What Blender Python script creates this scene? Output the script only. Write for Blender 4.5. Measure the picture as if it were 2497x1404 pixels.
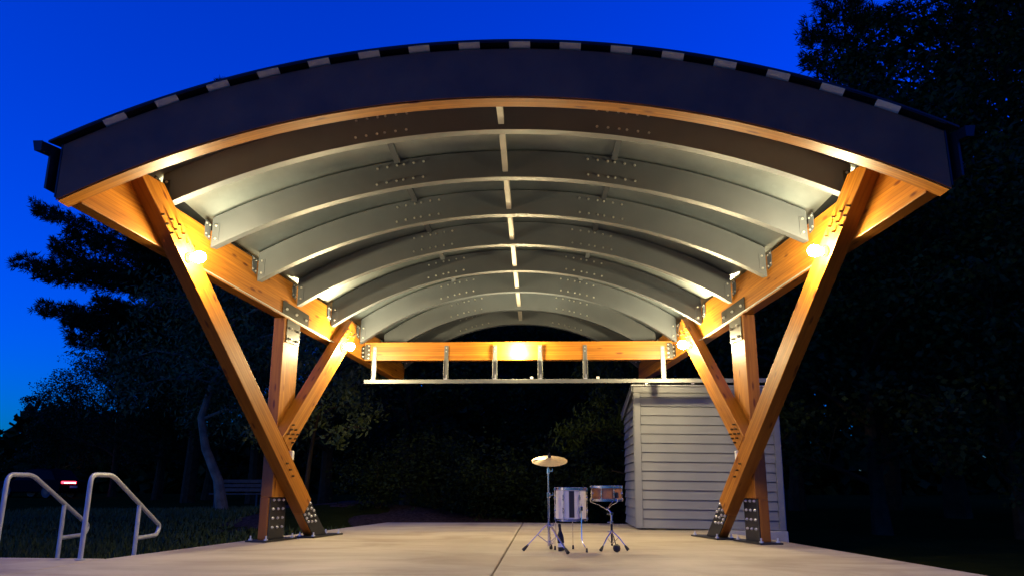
import bpy, bmesh, math, random
import numpy as np
from mathutils import Vector, Matrix
from math import radians, sin, cos, pi, sqrt, asin, atan2

for o in list(bpy.data.objects): bpy.data.objects.remove(o)
SC = bpy.context.scene
COL = SC.collection
random.seed(7)

# ------------------------------------------------------------------ camera, sky, exposure
CAMX = 0.4376
cd = bpy.data.cameras.new('camera'); cam = bpy.data.objects.new('camera', cd); COL.objects.link(cam)
cd.sensor_width = 36.0; cd.lens = 36.0 * 1916.5 / 2497.0; cd.clip_end = 1500; cd.clip_start = 0.05
cam.matrix_world = (Matrix.Translation((CAMX, 0, 0.7)) @ Matrix.Rotation(radians(2.358), 4, 'Z')
                    @ Matrix.Rotation(radians(90 + 14.097), 4, 'X') @ Matrix.Rotation(radians(0.1), 4, 'Z'))
SC.camera = cam
W = bpy.data.worlds.new('World'); SC.world = W; W.use_nodes = True
wn = W.node_tree; sky = wn.nodes.new('ShaderNodeTexSky'); sky.sky_type = 'NISHITA'; sky.sun_disc = False
sky.sun_elevation = radians(2.0); sky.sun_rotation = radians(-118); sky.ozone_density = 10.0
sky.dust_density = 0.2; sky.air_density = 1.0
hs = wn.nodes.new('ShaderNodeHueSaturation'); hs.inputs['Hue'].default_value = 0.506; hs.inputs['Saturation'].default_value = 1.0; hs.inputs['Value'].default_value = 1.0
wn.links.new(sky.outputs[0], hs.inputs['Color']); wn.links.new(hs.outputs[0], wn.nodes['Background'].inputs[0]); wn.nodes['Background'].inputs[1].default_value = 1.04
vs = SC.view_settings; vs.view_transform = 'Standard'; vs.look = 'None'; vs.gamma = 1.0; vs.use_curve_mapping = False
vs.exposure = 0.0
SC.render.engine = 'CYCLES'; SC.cycles.max_bounces = 6; SC.cycles.diffuse_bounces = 3; SC.cycles.glossy_bounces = 3; SC.cycles.use_denoising = True
SC.cycles.sample_clamp_indirect = 6.0

# ------------------------------------------------------------------ materials
def newmat(name):
    m = bpy.data.materials.new(name); m.use_nodes = True
    return m, m.node_tree, m.node_tree.nodes['Principled BSDF']
def ramp(nt, fac, stops):
    r = nt.nodes.new('ShaderNodeValToRGB'); el = r.color_ramp.elements
    while len(el) < len(stops): el.new(0.5)
    for e, (p, c) in zip(el, stops): e.position = p; e.color = (*c, 1)
    nt.links.new(fac, r.inputs[0]); return r.outputs[0]
def noise(nt, vec, scale, detail=4, rough=0.55, dist=0.0):
    n = nt.nodes.new('ShaderNodeTexNoise'); n.inputs['Scale'].default_value = scale; n.inputs['Detail'].default_value = detail
    n.inputs['Roughness'].default_value = rough; n.inputs['Distortion'].default_value = dist
    if vec is not None: nt.links.new(vec, n.inputs['Vector'])
    return n.outputs['Fac']
def mapping(nt, src, scale):
    mp = nt.nodes.new('ShaderNodeMapping'); mp.inputs['Scale'].default_value = scale; nt.links.new(src, mp.inputs['Vector']); return mp.outputs[0]
def coord(nt, kind='Object'):
    return nt.nodes.new('ShaderNodeTexCoord').outputs[kind]
def mix(nt, fac, a, b, mode='MIX'):
    n = nt.nodes.new('ShaderNodeMix'); n.data_type = 'RGBA'; n.blend_type = mode
    if isinstance(fac, float): n.inputs[0].default_value = fac
    else: nt.links.new(fac, n.inputs[0])
    for i, v in ((6, a), (7, b)):
        if isinstance(v, tuple): n.inputs[i].default_value = (*v, 1)
        else: nt.links.new(v, n.inputs[i])
    return n.outputs[2]
def bump(nt, bs, h, strength, dist=0.01):
    b = nt.nodes.new('ShaderNodeBump'); b.inputs['Strength'].default_value = strength; b.inputs['Distance'].default_value = dist
    nt.links.new(h, b.inputs['Height']); nt.links.new(b.outputs[0], bs.inputs['Normal'])
def plain(name, col, rough=0.5, metal=0.0, var=0.12, scale=6.0, bmp=0.0, spec=0.5):
    m, nt, bs = newmat(name)
    f = noise(nt, coord(nt), scale, 5)
    d = tuple(max(0, c * (1 - var)) for c in col); l = tuple(c * (1 + var) for c in col)
    nt.links.new(ramp(nt, f, [(0.3, d), (0.7, l)]), bs.inputs['Base Color'])
    bs.inputs['Roughness'].default_value = rough; bs.inputs['Metallic'].default_value = metal
    bs.inputs['Specular IOR Level'].default_value = spec
    if bmp: bump(nt, bs, noise(nt, coord(nt), scale * 8, 3), bmp, 0.004)
    return m
def wood(name, kind):
    m, nt, bs = newmat(name)
    src = coord(nt, kind)
    if kind == 'UV':
        gv = mapping(nt, src, (1.3, 30, 1)); lam = mapping(nt, src, (1, 1, 1)); axis = 'Y'
    else:
        gv = mapping(nt, src, (1.3, 26, 30)); lam = src; axis = 'Z'
    oi = nt.nodes.new('ShaderNodeObjectInfo')
    grain = noise(nt, gv, 1.0, 7, 0.62, 0.6)
    base = ramp(nt, grain, [(0.28, (0.17, 0.052, 0.005)), (0.48, (0.41, 0.150, 0.013)), (0.70, (0.54, 0.232, 0.024))])
    broad = noise(nt, mapping(nt, src, (0.8, 2.2, 2.2)), 1.0, 2)
    base = mix(nt, 0.38, base, ramp(nt, broad, [(0.3, (0.31, 0.104, 0.009)), (0.7, (0.50, 0.195, 0.019))]))
    # knots
    vo = nt.nodes.new('ShaderNodeTexVoronoi'); vo.inputs['Scale'].default_value = 1.0
    nt.links.new(mapping(nt, src, (2.4, 8.5, 8.5)), vo.inputs['Vector'])
    kn = ramp(nt, vo.outputs['Distance'], [(0.09, (1, 1, 1)), (0.19, (0, 0, 0))])
    base = mix(nt, kn, base, (0.15, 0.035, 0.006))
    # laminations: glue lines every 38 mm
    sep = nt.nodes.new('ShaderNodeSeparateXYZ'); nt.links.new(lam, sep.inputs[0])
    mt = nt.nodes.new('ShaderNodeMath'); mt.operation = 'MULTIPLY'; mt.inputs[1].default_value = 1 / 0.038; nt.links.new(sep.outputs[axis], mt.inputs[0])
    fl = nt.nodes.new('ShaderNodeMath'); fl.operation = 'FRACT'; nt.links.new(mt.outputs[0], fl.inputs[0])
    gl = ramp(nt, fl.outputs[0], [(0.0, (0.45, 0.42, 0.4)), (0.10, (1, 1, 1)), (0.92, (1, 1, 1)), (1.0, (0.45, 0.42, 0.4))])
    fo = nt.nodes.new('ShaderNodeMath'); fo.operation = 'FLOOR'; nt.links.new(mt.outputs[0], fo.inputs[0])
    wn_ = nt.nodes.new('ShaderNodeTexWhiteNoise'); wn_.noise_dimensions = '1D'; nt.links.new(fo.outputs[0], wn_.inputs['W'])
    base = mix(nt, 0.8, base, ramp(nt, wn_.outputs['Value'], [(0.0, (0.80, 0.76, 0.72)), (1.0, (1.14, 1.16, 1.16))]), 'MULTIPLY')
    base = mix(nt, 0.85, base, gl, 'MULTIPLY')
    nt.links.new(base, bs.inputs['Base Color'])
    bs.inputs['Roughness'].default_value = 0.42
    bs.inputs['Specular IOR Level'].default_value = 0.3
    bump(nt, bs, grain, 0.12, 0.003)
    return m
def leafmat(name, c1, c2):
    m, nt, bs = newmat(name)
    g = nt.nodes.new('ShaderNodeNewGeometry')
    nt.links.new(ramp(nt, g.outputs['Random Per Island'], [(0.0, c1), (1.0, c2)]), bs.inputs['Base Color'])
    bs.inputs['Roughness'].default_value = 0.65; bs.inputs['Specular IOR Level'].default_value = 0.08
    return m
def emit(name, col, strength):
    m, nt, bs = newmat(name)
    e = nt.nodes.new('ShaderNodeEmission'); e.inputs[0].default_value = (*col, 1); e.inputs[1].default_value = strength
    nt.links.new(e.outputs[0], nt.nodes['Material Output'].inputs[0]); return m

M = {}
M['wood'] = wood('glulam_timber', 'Object'); M['wood_uv'] = wood('glulam_curved', 'UV')
M['steel'] = plain('grey_painted_steel', (0.080, 0.094, 0.115), 0.48, 0.1, 0.10, 2.5)
def galv():
    m, nt, bs = newmat('galvanised_deck')
    co = coord(nt)
    vo = nt.nodes.new('ShaderNodeTexVoronoi'); vo.inputs['Scale'].default_value = 14; nt.links.new(co, vo.inputs['Vector'])
    a = ramp(nt, vo.outputs['Color'], [(0.0, (0.37, 0.44, 0.47)), (1.0, (0.46, 0.54, 0.57))])
    sm = noise(nt, mapping(nt, co, (0.8, 1.4, 1)), 1.6, 4, 0.5, 0.2)
    b = mix(nt, 0.6, a, ramp(nt, sm, [(0.3, (0.42, 0.49, 0.53)), (0.7, (0.58, 0.66, 0.70))]))
    nt.links.new(b, bs.inputs['Base Color']); bs.inputs['Metallic'].default_value = 0.95
    nt.links.new(ramp(nt, sm, [(0.3, (0.31,) * 3), (0.7, (0.40,) * 3)]), bs.inputs['Roughness'])
    bump(nt, bs, noise(nt, co, 2.0, 2), 0.03, 0.02)
    return m
M['galv'] = galv()
M['zinc'] = plain('zinc_bolt', (0.62, 0.62, 0.60), 0.35, 0.7, 0.05, 20)
M['galvtube'] = plain('galvanised_tube', (0.17, 0.175, 0.17), 0.45, 0.5, 0.15, 5)
M['purlin'] = plain('pale_metal_purlin', (0.46, 0.45, 0.41), 0.5, 0.1, 0.08, 6)
M['blacksteel'] = plain('black_painted_steel', (0.018, 0.018, 0.018), 0.38, 0.2, 0.25, 10)
M['fascia'] = plain('dark_navy_cladding', (0.24, 0.064, 0.013), 0.65, 0.0, 0.3, 3.0, 0.1)
M['roof'] = plain('dark_roof_metal', (0.012, 0.012, 0.015), 0.45, 0.3, 0.2, 4)
M['soffit'] = plain('cream_rib_soffit', (0.96, 0.90, 0.70), 0.6, 0.0, 0.07, 9)
M['lag'] = plain('bronze_lag_screw', (0.09, 0.06, 0.03), 0.4, 0.6, 0.2, 30)
def concrete():
    m, nt, bs = newmat('broomed_concrete')
    co = coord(nt)
    st = noise(nt, mapping(nt, co, (0.22, 1.5, 1)), 1.5, 8, 0.66, 0.4)
    fine = noise(nt, mapping(nt, co, (7, 90, 1)), 1.0, 3)
    blot = noise(nt, co, 0.55, 7, 0.62, 0.8)
    base = ramp(nt, st, [(0.25, (0.20, 0.17, 0.135)), (0.5, (0.41, 0.375, 0.315)), (0.75, (0.56, 0.52, 0.44))])
    base = mix(nt, 0.4, base, ramp(nt, blot, [(0.32, (0.17, 0.145, 0.12)), (0.52, (0.42, 0.385, 0.33)), (0.68, (0.55, 0.515, 0.45))]))
    base = mix(nt, 0.3, base, ramp(nt, fine, [(0.3, (0.36, 0.33, 0.29)), (0.7, (0.50, 0.47, 0.42))]))
    big = noise(nt, mapping(nt, co, (0.5, 0.9, 1)), 0.8, 5, 0.6, 1.5)
    base = mix(nt, 1.0, base, ramp(nt, big, [(0.36, (0.76, 0.72, 0.68)), (0.5, (1.0, 1.0, 1.0)), (0.66, (1.10, 1.10, 1.10))]), 'MULTIPLY')
    spot = noise(nt, co, 9.0, 4, 0.7)
    base = mix(nt, ramp(nt, spot, [(0.66, (0, 0, 0)), (0.74, (0.5, 0.5, 0.5))]), base, (0.23, 0.20, 0.175))
    base = mix(nt, 1.0, base, (0.90, 0.82, 0.68), 'MULTIPLY')
    nt.links.new(base, bs.inputs['Base Color']); bs.inputs['Roughness'].default_value = 0.62
    bump(nt, bs, fine, 0.25, 0.004)
    return m
M['concrete'] = concrete()
M['plinth'] = plain('grey_concrete_plinth', (0.36, 0.35, 0.34), 0.8, 0, 0.2, 4, 0.3)
M['siding'] = plain('grey_painted_siding', (0.165, 0.17, 0.18), 0.6, 0, 0.06, 3)
M['trim'] = plain('grey_painted_trim', (0.175, 0.18, 0.19), 0.5, 0, 0.06, 3)
M['flash'] = plain('pale_roof_flashing', (0.22, 0.225, 0.23), 0.45, 0.3, 0.08, 4)
M['rail'] = plain('brushed_rail_pipe', (0.36, 0.365, 0.37), 0.45, 0.25, 0.12, 12)
M['chrome'] = plain('chrome', (0.78, 0.78, 0.78), 0.12, 1.0, 0.04, 10)
M['rubber'] = plain('black_rubber', (0.012, 0.012, 0.012), 0.6, 0, 0.2, 12)
M['bronze'] = plain('cymbal_bronze', (0.80, 0.58, 0.28), 0.42, 0.5, 0.10, 30)
M['cream'] = plain('cream_drum_wrap', (0.78, 0.71, 0.55), 0.3, 0, 0.05, 8)
M['copper'] = plain('orange_wood_drum_shell', (0.48, 0.19, 0.06), 0.28, 0.2, 0.2, 14)
M['drumhead'] = plain('white_drumhead', (0.72, 0.72, 0.70), 0.5, 0, 0.05, 8)
M['whiteplastic'] = plain('white_plastic', (0.72, 0.72, 0.70), 0.4, 0, 0.05, 8)
M['socket'] = plain('brown_lamp_socket', (0.20, 0.085, 0.04), 0.5, 0, 0.2, 10)
M['bulb'] = emit('lit_bulb_glass', (1.0, 0.80, 0.42), 1290)
M['farlamp'] = emit('far_lamp_glow', (0.9, 0.95, 1.0), 5)
M['tail'] = emit('red_tail_light', (1.0, 0.03, 0.05), 9)
M['tailcore'] = emit('hot_tail_light', (1.0, 0.35, 0.42), 14)
M['carpaint'] = plain('dark_car_paint', (0.006, 0.006, 0.006), 0.7, 0.0, 0.05, 3, 0, 0.02)
M['glass'] = plain('dark_car_glass', (0.008, 0.008, 0.008), 0.5, 0.0, 0.05, 3, 0, 0.03)
M['benchwood'] = plain('weathered_bench_slat', (0.09, 0.07, 0.045), 0.8, 0, 0.25, 8)
M['bark'] = plain('grey_brown_bark', (0.042, 0.028, 0.012), 0.9, 0, 0.45, 5, 0.8, 0.05)
M['palebark'] = plain('pale_smooth_bark', (0.20, 0.155, 0.09), 0.85, 0, 0.35, 4, 0.6, 0.05)
M['leaf'] = leafmat('broadleaf_foliage', (0.012, 0.020, 0.003), (0.036, 0.050, 0.007))
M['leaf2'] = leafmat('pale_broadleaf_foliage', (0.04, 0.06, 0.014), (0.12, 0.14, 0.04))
M['darkleaf'] = leafmat('dark_shrub_leaves', (0.006, 0.011, 0.002), (0.020, 0.030, 0.005))
M['needle'] = leafmat('pine_needles', (0.010, 0.018, 0.003), (0.024, 0.036, 0.006))
M['grassblade'] = leafmat('grass_blades', (0.035, 0.055, 0.012), (0.09, 0.11, 0.03))
def groundmat():
    m, nt, bs = newmat('lawn_soil'); co = coord(nt)
    a = noise(nt, co, 1.5, 8, 0.7); b = noise(nt, co, 0.12, 3)
    base = ramp(nt, a, [(0.3, (0.018, 0.020, 0.003)), (0.55, (0.036, 0.042, 0.006)), (0.75, (0.055, 0.05, 0.010))])
    base = mix(nt, 0.4, base, ramp(nt, b, [(0.35, (0.024, 0.028, 0.004)), (0.65, (0.05, 0.046, 0.009))]))
    nt.links.new(base, bs.inputs['Base Color']); bs.inputs['Roughness'].default_value = 0.95
    bs.inputs['Specular IOR Level'].default_value = 0.0; bump(nt, bs, noise(nt, co, 25, 5), 0.7, 0.03); return m
M['ground'] = groundmat()
M['mulch'] = plain('brown_mulch', (0.065, 0.040, 0.026), 0.95, 0, 0.6, 14, 0.9, 0.0)

# ------------------------------------------------------------------ mesh helpers
WM = {}
def link(o, parent=None, Mw=None):
    Mw = Mw or Matrix.Identity(4)
    COL.objects.link(o); WM[o.name] = Mw.copy()
    if parent is not None:
        o.parent = parent; o.matrix_basis = WM[parent.name].inverted() @ Mw
    else: o.matrix_basis = Mw
    return o
def thing(name, label, cat, loc=(0, 0, 0), group=None, rz=0.0):
    o = bpy.data.objects.new(name, None); o.empty_display_size = 0.2
    link(o, None, Matrix.Translation(loc) @ Matrix.Rotation(rz, 4, 'Z'))
    return tag(o, label, cat, group)
def tag(o, label, cat, group=None):
    o['label'] = label; o['category'] = cat
    if group: o['group'] = group
    return o
def structure(o): o['kind'] = 'structure'; return o
def stuff(o): o['kind'] = 'stuff'; return o

class MB:
    def __init__(s): s.v = []; s.f = []; s.m = []; s.uv = {}
    def add(s, vs, fs, mi=0):
        b = len(s.v); s.v += [tuple(p) for p in vs]
        for f in fs: s.f.append(tuple(i + b for i in f)); s.m.append(mi)
    def box(s, c, d, Mx=None, mi=0):
        x, y, z = d[0] / 2, d[1] / 2, d[2] / 2
        P = [Vector((sx * x, sy * y, sz * z)) for sz in (-1, 1) for sy in (-1, 1) for sx in (-1, 1)]
        P = [(Mx @ p if Mx is not None else p) + Vector(c) for p in P]
        s.add(P, [(0, 2, 3, 1), (4, 5, 7, 6), (0, 1, 5, 4), (2, 6, 7, 3), (0, 4, 6, 2), (1, 3, 7, 5)], mi)
    def prism(s, poly, vec, mi=0):
        n = len(poly); vec = Vector(vec); P = [Vector(p) for p in poly]
        s.add(P + [p + vec for p in P], [tuple(range(n))[::-1], tuple(range(n, 2 * n))] +
              [(i, (i + 1) % n, n + (i + 1) % n, n + i) for i in range(n)], mi)
    def tube(s, path, r, n=10, mi=0, caps=True):
        P = [Vector(p) for p in path]; rr = r if isinstance(r, (list, tuple)) else [r] * len(P)
        rings = []; up = None
        for i, p in enumerate(P):
            t = (P[min(i + 1, len(P) - 1)] - P[max(i - 1, 0)]).normalized()
            if up is None: up = Vector((0, 0, 1)) if abs(t.z) < 0.9 else Vector((1, 0, 0))
            a = t.cross(up).normalized(); b = a.cross(t).normalized(); up = b
            rings.append([p + (a * cos(2 * pi * j / n) + b * sin(2 * pi * j / n)) * rr[i] for j in range(n)])
        V = [q for R in rings for q in R]; F = []
        for i in range(len(P) - 1):
            for j in range(n):
                F.append((i * n + j, i * n + (j + 1) % n, (i + 1) * n + (j + 1) % n, (i + 1) * n + j))
        if caps: F += [tuple(range(n))[::-1], tuple((len(P) - 1) * n + j for j in range(n))]
        s.add(V, F, mi)
    def cyl(s, a, b, r, n=10, mi=0): s.tube([a, b], r, n, mi)
    def lathe(s, prof, org=(0, 0, 0), n=24, Mx=None, mi=0):
        V = []; F = []; org = Vector(org)
        for (r, z) in prof:
            for j in range(n):
                p = Vector((r * cos(2 * pi * j / n), r * sin(2 * pi * j / n), z))
                V.append((Mx @ p if Mx is not None else p) + org)
        for i in range(len(prof) - 1):
            for j in range(n): F.append((i * n + j, i * n + (j + 1) % n, (i + 1) * n + (j + 1) % n, (i + 1) * n + j))
        F += [tuple(range(n))[::-1], tuple((len(prof) - 1) * n + j for j in range(n))]
        s.add(V, F, mi)
    def build(s, name, mats, parent=None, Mw=None, smooth=False, bevel=0.0, uvf=None, local=False):
        me = bpy.data.meshes.new(name)
        V = s.v
        if Mw is not None and not local:
            Mi = Mw.inverted(); V = [tuple(Mi @ Vector(p)) for p in V]
        me.from_pydata(V, [], s.f)
        if not isinstance(mats, (list, tuple)): mats = [mats]
        for m in mats: me.materials.append(M[m])
        me.polygons.foreach_set('material_index', s.m)
        bm = bmesh.new(); bm.from_mesh(me); bmesh.ops.recalc_face_normals(bm, faces=bm.faces); bm.to_mesh(me); bm.free()
        if smooth:
            me.polygons.foreach_set('use_smooth', [True] * len(me.polygons)); me.set_sharp_from_angle(angle=radians(38))
        if uvf:
            ul = me.uv_layers.new(name='uv')
            for l in me.loops: ul.data[l.index].uv = uvf(me.vertices[l.vertex_index].co)
        o = bpy.data.objects.new(name, me)
        if bevel:
            b = o.modifiers.new('edge', 'BEVEL'); b.width = bevel; b.segments = 2; b.limit_method = 'ANGLE'
        return link(o, parent, Mw)

# ------------------------------------------------------------------ ground, stage
STAGE_L = [(-2.67, 16.0), (-3.447, 10.845), (-3.872, 7.97)]
def sst(a, b, x):
    t = min(1, max(0, (x - a) / (b - a))); return t * t * (3 - 2 * t)
def gz(x, y):
    z = -0.42 - 0.5 * (1 - sst(1, 6, y)) + 0.38 * sst(13, 25, y) + 0.25 * sst(30, 60, y)
    z += 0.42 * math.exp(-(((x + 4.6) / 3.2) ** 2 + ((y - 20.2) / 2.2) ** 2))
    z += 0.04 * sin(x * 0.7 + 1) * cos(y * 0.5) * sst(10, 16, y)
    return z
gx = [-400, -200, -100, -60] + [i * 0.8 for i in range(-50, 51)] + [60, 100, 200, 400]
gy = [-300, -100, -40, -15, -6] + [i * 0.8 for i in range(-4, 76)] + [75, 100, 200, 500]
g = MB(); nx = len(gx)
g.v = [(x, y, gz(x, y)) for y in gy for x in gx]
for j in range(len(gy) - 1):
    for i in range(nx - 1): g.f.append((j * nx + i, j * nx + i + 1, (j + 1) * nx + i + 1, (j + 1) * nx + i)); g.m.append(0)
structure(g.build('ground', 'ground', smooth=True))

stage = bpy.data.objects.new('stage', None); link(stage, None, Matrix.Translation((0, 8, -0.15))); structure(stage)
def slab(poly, name='concrete_slab'):
    b = MB(); b.prism([(x, y, -0.30) for x, y in poly], (0, 0, 0.30)); return b.build(name, 'concrete', stage, bevel=0.012)
J = 0.006
slab([(-J, 16.08), (-2.67, 15.97), (-3.447, 10.845), (-3.872, 7.97), (-3.872, 5.0), (-J, 5.0)])
slab([(J, 16.08), (J, 5.0), (4.26, 5.0), (4.03, 6.85), (3.583, 10.69), (3.16, 13.3), (3.05, 15.6)])
slab([(-3.872 - 2 * J, 7.97), (-9.5, 8.25), (-9.5, 5.0), (-3.872 - 2 * J, 5.0)])
slab([(-9.5, 5 - 2 * J), (-9.5, 2.0), (-J, 2.0), (-J, 5 - 2 * J)]); slab([(J, 5 - 2 * J), (J, 2.0), (4.45, 2.0), (4.26, 5 - 2 * J)])
b = MB(); b.prism([(x, y, -0.9) for x, y in [(-2.6, 15.9), (-3.4, 10.8), (-3.82, 7.9), (-9.4, 8.15), (-9.4, 2.1), (4.4, 2.1), (3.98, 6.85), (3.5, 10.69), (2.95, 15.4)]], (0, 0, 0.585))
b.build('footing', 'plinth', stage)
# steps going down behind the two handrails
b = MB()
for i in range(2): b.box((-4.46, 8.24 + 0.34 * i + 0.17 + 0.02, -0.42 + 0.07 * 0 - 0.14 * (i + 1) + 0.21), (0.98, 0.34, 0.42))
stp = b.build('stage_steps', 'plinth', bevel=0.01); structure(stp)

# mulch bed behind the stage
b = MB(); N = 20
def mz(x, y): return gz(x, y) + 0.02 + 0.05 * sin(3 * x + y) * cos(2.1 * y)
MV = [(-6.6 + 6.6 * i / N, 17.2 + 4.6 * j / N) for j in range(N + 1) for i in range(N + 1)]
b.v = [(x + 0.3 * sin(y * 2), y + 0.4 * sin(x), mz(x, y)) for x, y in MV]
for j in range(N):
    for i in range(N): b.f.append((j * (N + 1) + i, j * (N + 1) + i + 1, (j + 1) * (N + 1) + i + 1, (j + 1) * (N + 1) + i)); b.m.append(0)
structure(b.build('mulch_bed', 'mulch', smooth=True))

# ------------------------------------------------------------------ band shell
SH = thing('band_shell', 'open arched timber and steel band shell with curved roof on leaning struts', 'band shell', (0, 10.6, 0))
A_, WB, YB, ZB, MS = 0.2095, 3.0668, 10.5677, 2.9223, 0.0848
KK = sqrt(1 + A_ * A_)
def side(s, t, n, z):
    """world point from beam coordinates: t along the beam (rearward), n inward from the beam's inner face"""
    return Vector((s * WB + (-s * A_) * t / KK + (-s) * n / KK, YB + t / KK - A_ * n / KK, z))
def half(Y): return WB - A_ * (Y - YB)
def bz(Y): return ZB - MS * (Y - YB)
def tY(Y): return (Y - YB) * KK
BT, BD = 0.16, 0.52
def timber(name, s, poly, n0, n1, ang, parent=SH, mat='wood', bevel=0.007):
    """prism with outline poly in (t,z); local X axis runs along the member at angle ang in the beam plane"""
    o0 = side(s, poly[0][0], n0, poly[0][1])
    du = Vector((-s * A_ / KK, 1 / KK, 0)); X = du * cos(ang) + Vector((0, 0, 1)) * sin(ang)
    Nn = Vector((-s / KK, -A_ / KK, 0)); Z = X.cross(Nn); R = Matrix((X, Nn, Z)).transposed().to_4x4()
    Mw = Matrix.Translation(o0) @ R
    b = MB(); b.prism([side(s, t, n0, z) for t, z in poly], Nn * (n1 - n0))
    return b.build(name, mat, parent, Mw, bevel=bevel)
def bolts(name, s, pts, n, r=0.017, h=0.022, parent=SH, mat='zinc', dome=True, nn=8):
    b = MB(); Nn = Vector((-s / KK, -A_ / KK, 0))
    for (t, z) in pts:
        p = side(s, t, n, z); b.tube([p - Nn * 0.004, p + Nn * h * 0.55, p + Nn * h], [r, r, r * (0.55 if dome else 0.95)], nn)
    return stuff(b.build(name, mat, parent, smooth=True))

ARC = [  # Y, half span at the beams, bottom z at the ends, bottom z at the crown
    (7.80, None, 3.569, 4.395), (8.70, None, 3.381, 4.219), (9.69, None, 3.234, 4.107), (10.70, None, 3.135, 4.013),
    (11.73, None, 3.045, 3.911), (12.75, None, 2.958, 3.830), (13.72, None, 2.885, 3.735), (14.66, None, 2.825, 3.670)]
DEP = 0.33
def circ(h, ze, za):
    sg = za - ze; R = (h * h + sg * sg) / (2 * sg); return R, za - R
CIRC = [(Y, *circ(half(Y) - 0.004, ze, za)) for Y, _, ze, za in ARC]

# front curved glulam with dark cladding
RF, ZCF, HF, DF = 8.81, 4.154 - 8.81, 3.98, 0.49
def arcstrip(mb, r0, r1, y0, y1, hx, zc, n=56, mi=(0, 0, 0, 0), cut=True, h1=None):
    V = []; F = []; mm = []
    for i in range(n + 1):
        u = -1 + 2 * i / n
        for r, y in ((r0, y0), (r1, y0), (r1, y1), (r0, y1)):
            hh = hx if (h1 is None or r == r0) else h1
            a = u * asin(hh / r); V.append((r * sin(a), y, zc + r * cos(a)))
    b = len(mb.v); mb.v += V
    for i in range(n):
        for j in range(4):
            k = (j + 1) % 4; mb.f.append((b + i * 4 + j, b + i * 4 + k, b + (i + 1) * 4 + k, b + (i + 1) * 4 + j)); mb.m.append(mi[j])
    mb.f += [(b, b + 1, b + 2, b + 3), (b + n * 4, b + n * 4 + 3, b + n * 4 + 2, b + n * 4 + 1)]; mb.m += [mi[0]] * 2
def uv_arc(co):
    x, y, z = co; dz = z - ZCF + 0; r = sqrt(x * x + dz * dz); return (atan2(x, dz) * r, r - RF + (y - 6.58))
b = MB(); arcstrip(b, RF, RF + DF, 6.584, 6.752, HF, ZCF)
b.build('front_arch', 'wood_uv', SH, None, uvf=lambda c: uv_arc((c[0], c[1], c[2])))
b = MB(); arcstrip(b, RF + 0.012, RF + DF + 0.006, 6.566, 6.5815, HF + 0.012, ZCF)
b.build('front_fascia', 'fascia', SH)
# end caps of the cladding
for s in (-1, 1):
    b = MB(); zt = ZCF + sqrt((RF + DF) ** 2 - HF ** 2); zb0 = ZCF + sqrt(RF ** 2 - HF ** 2)
    b.box((s * (HF + 0.024), 6.66, (zt + zb0) / 2 + 0.02), (0.014, 0.19, zt - zb0 - 0.03)); b.build('fascia_end_cap', 'roof', SH)

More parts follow.
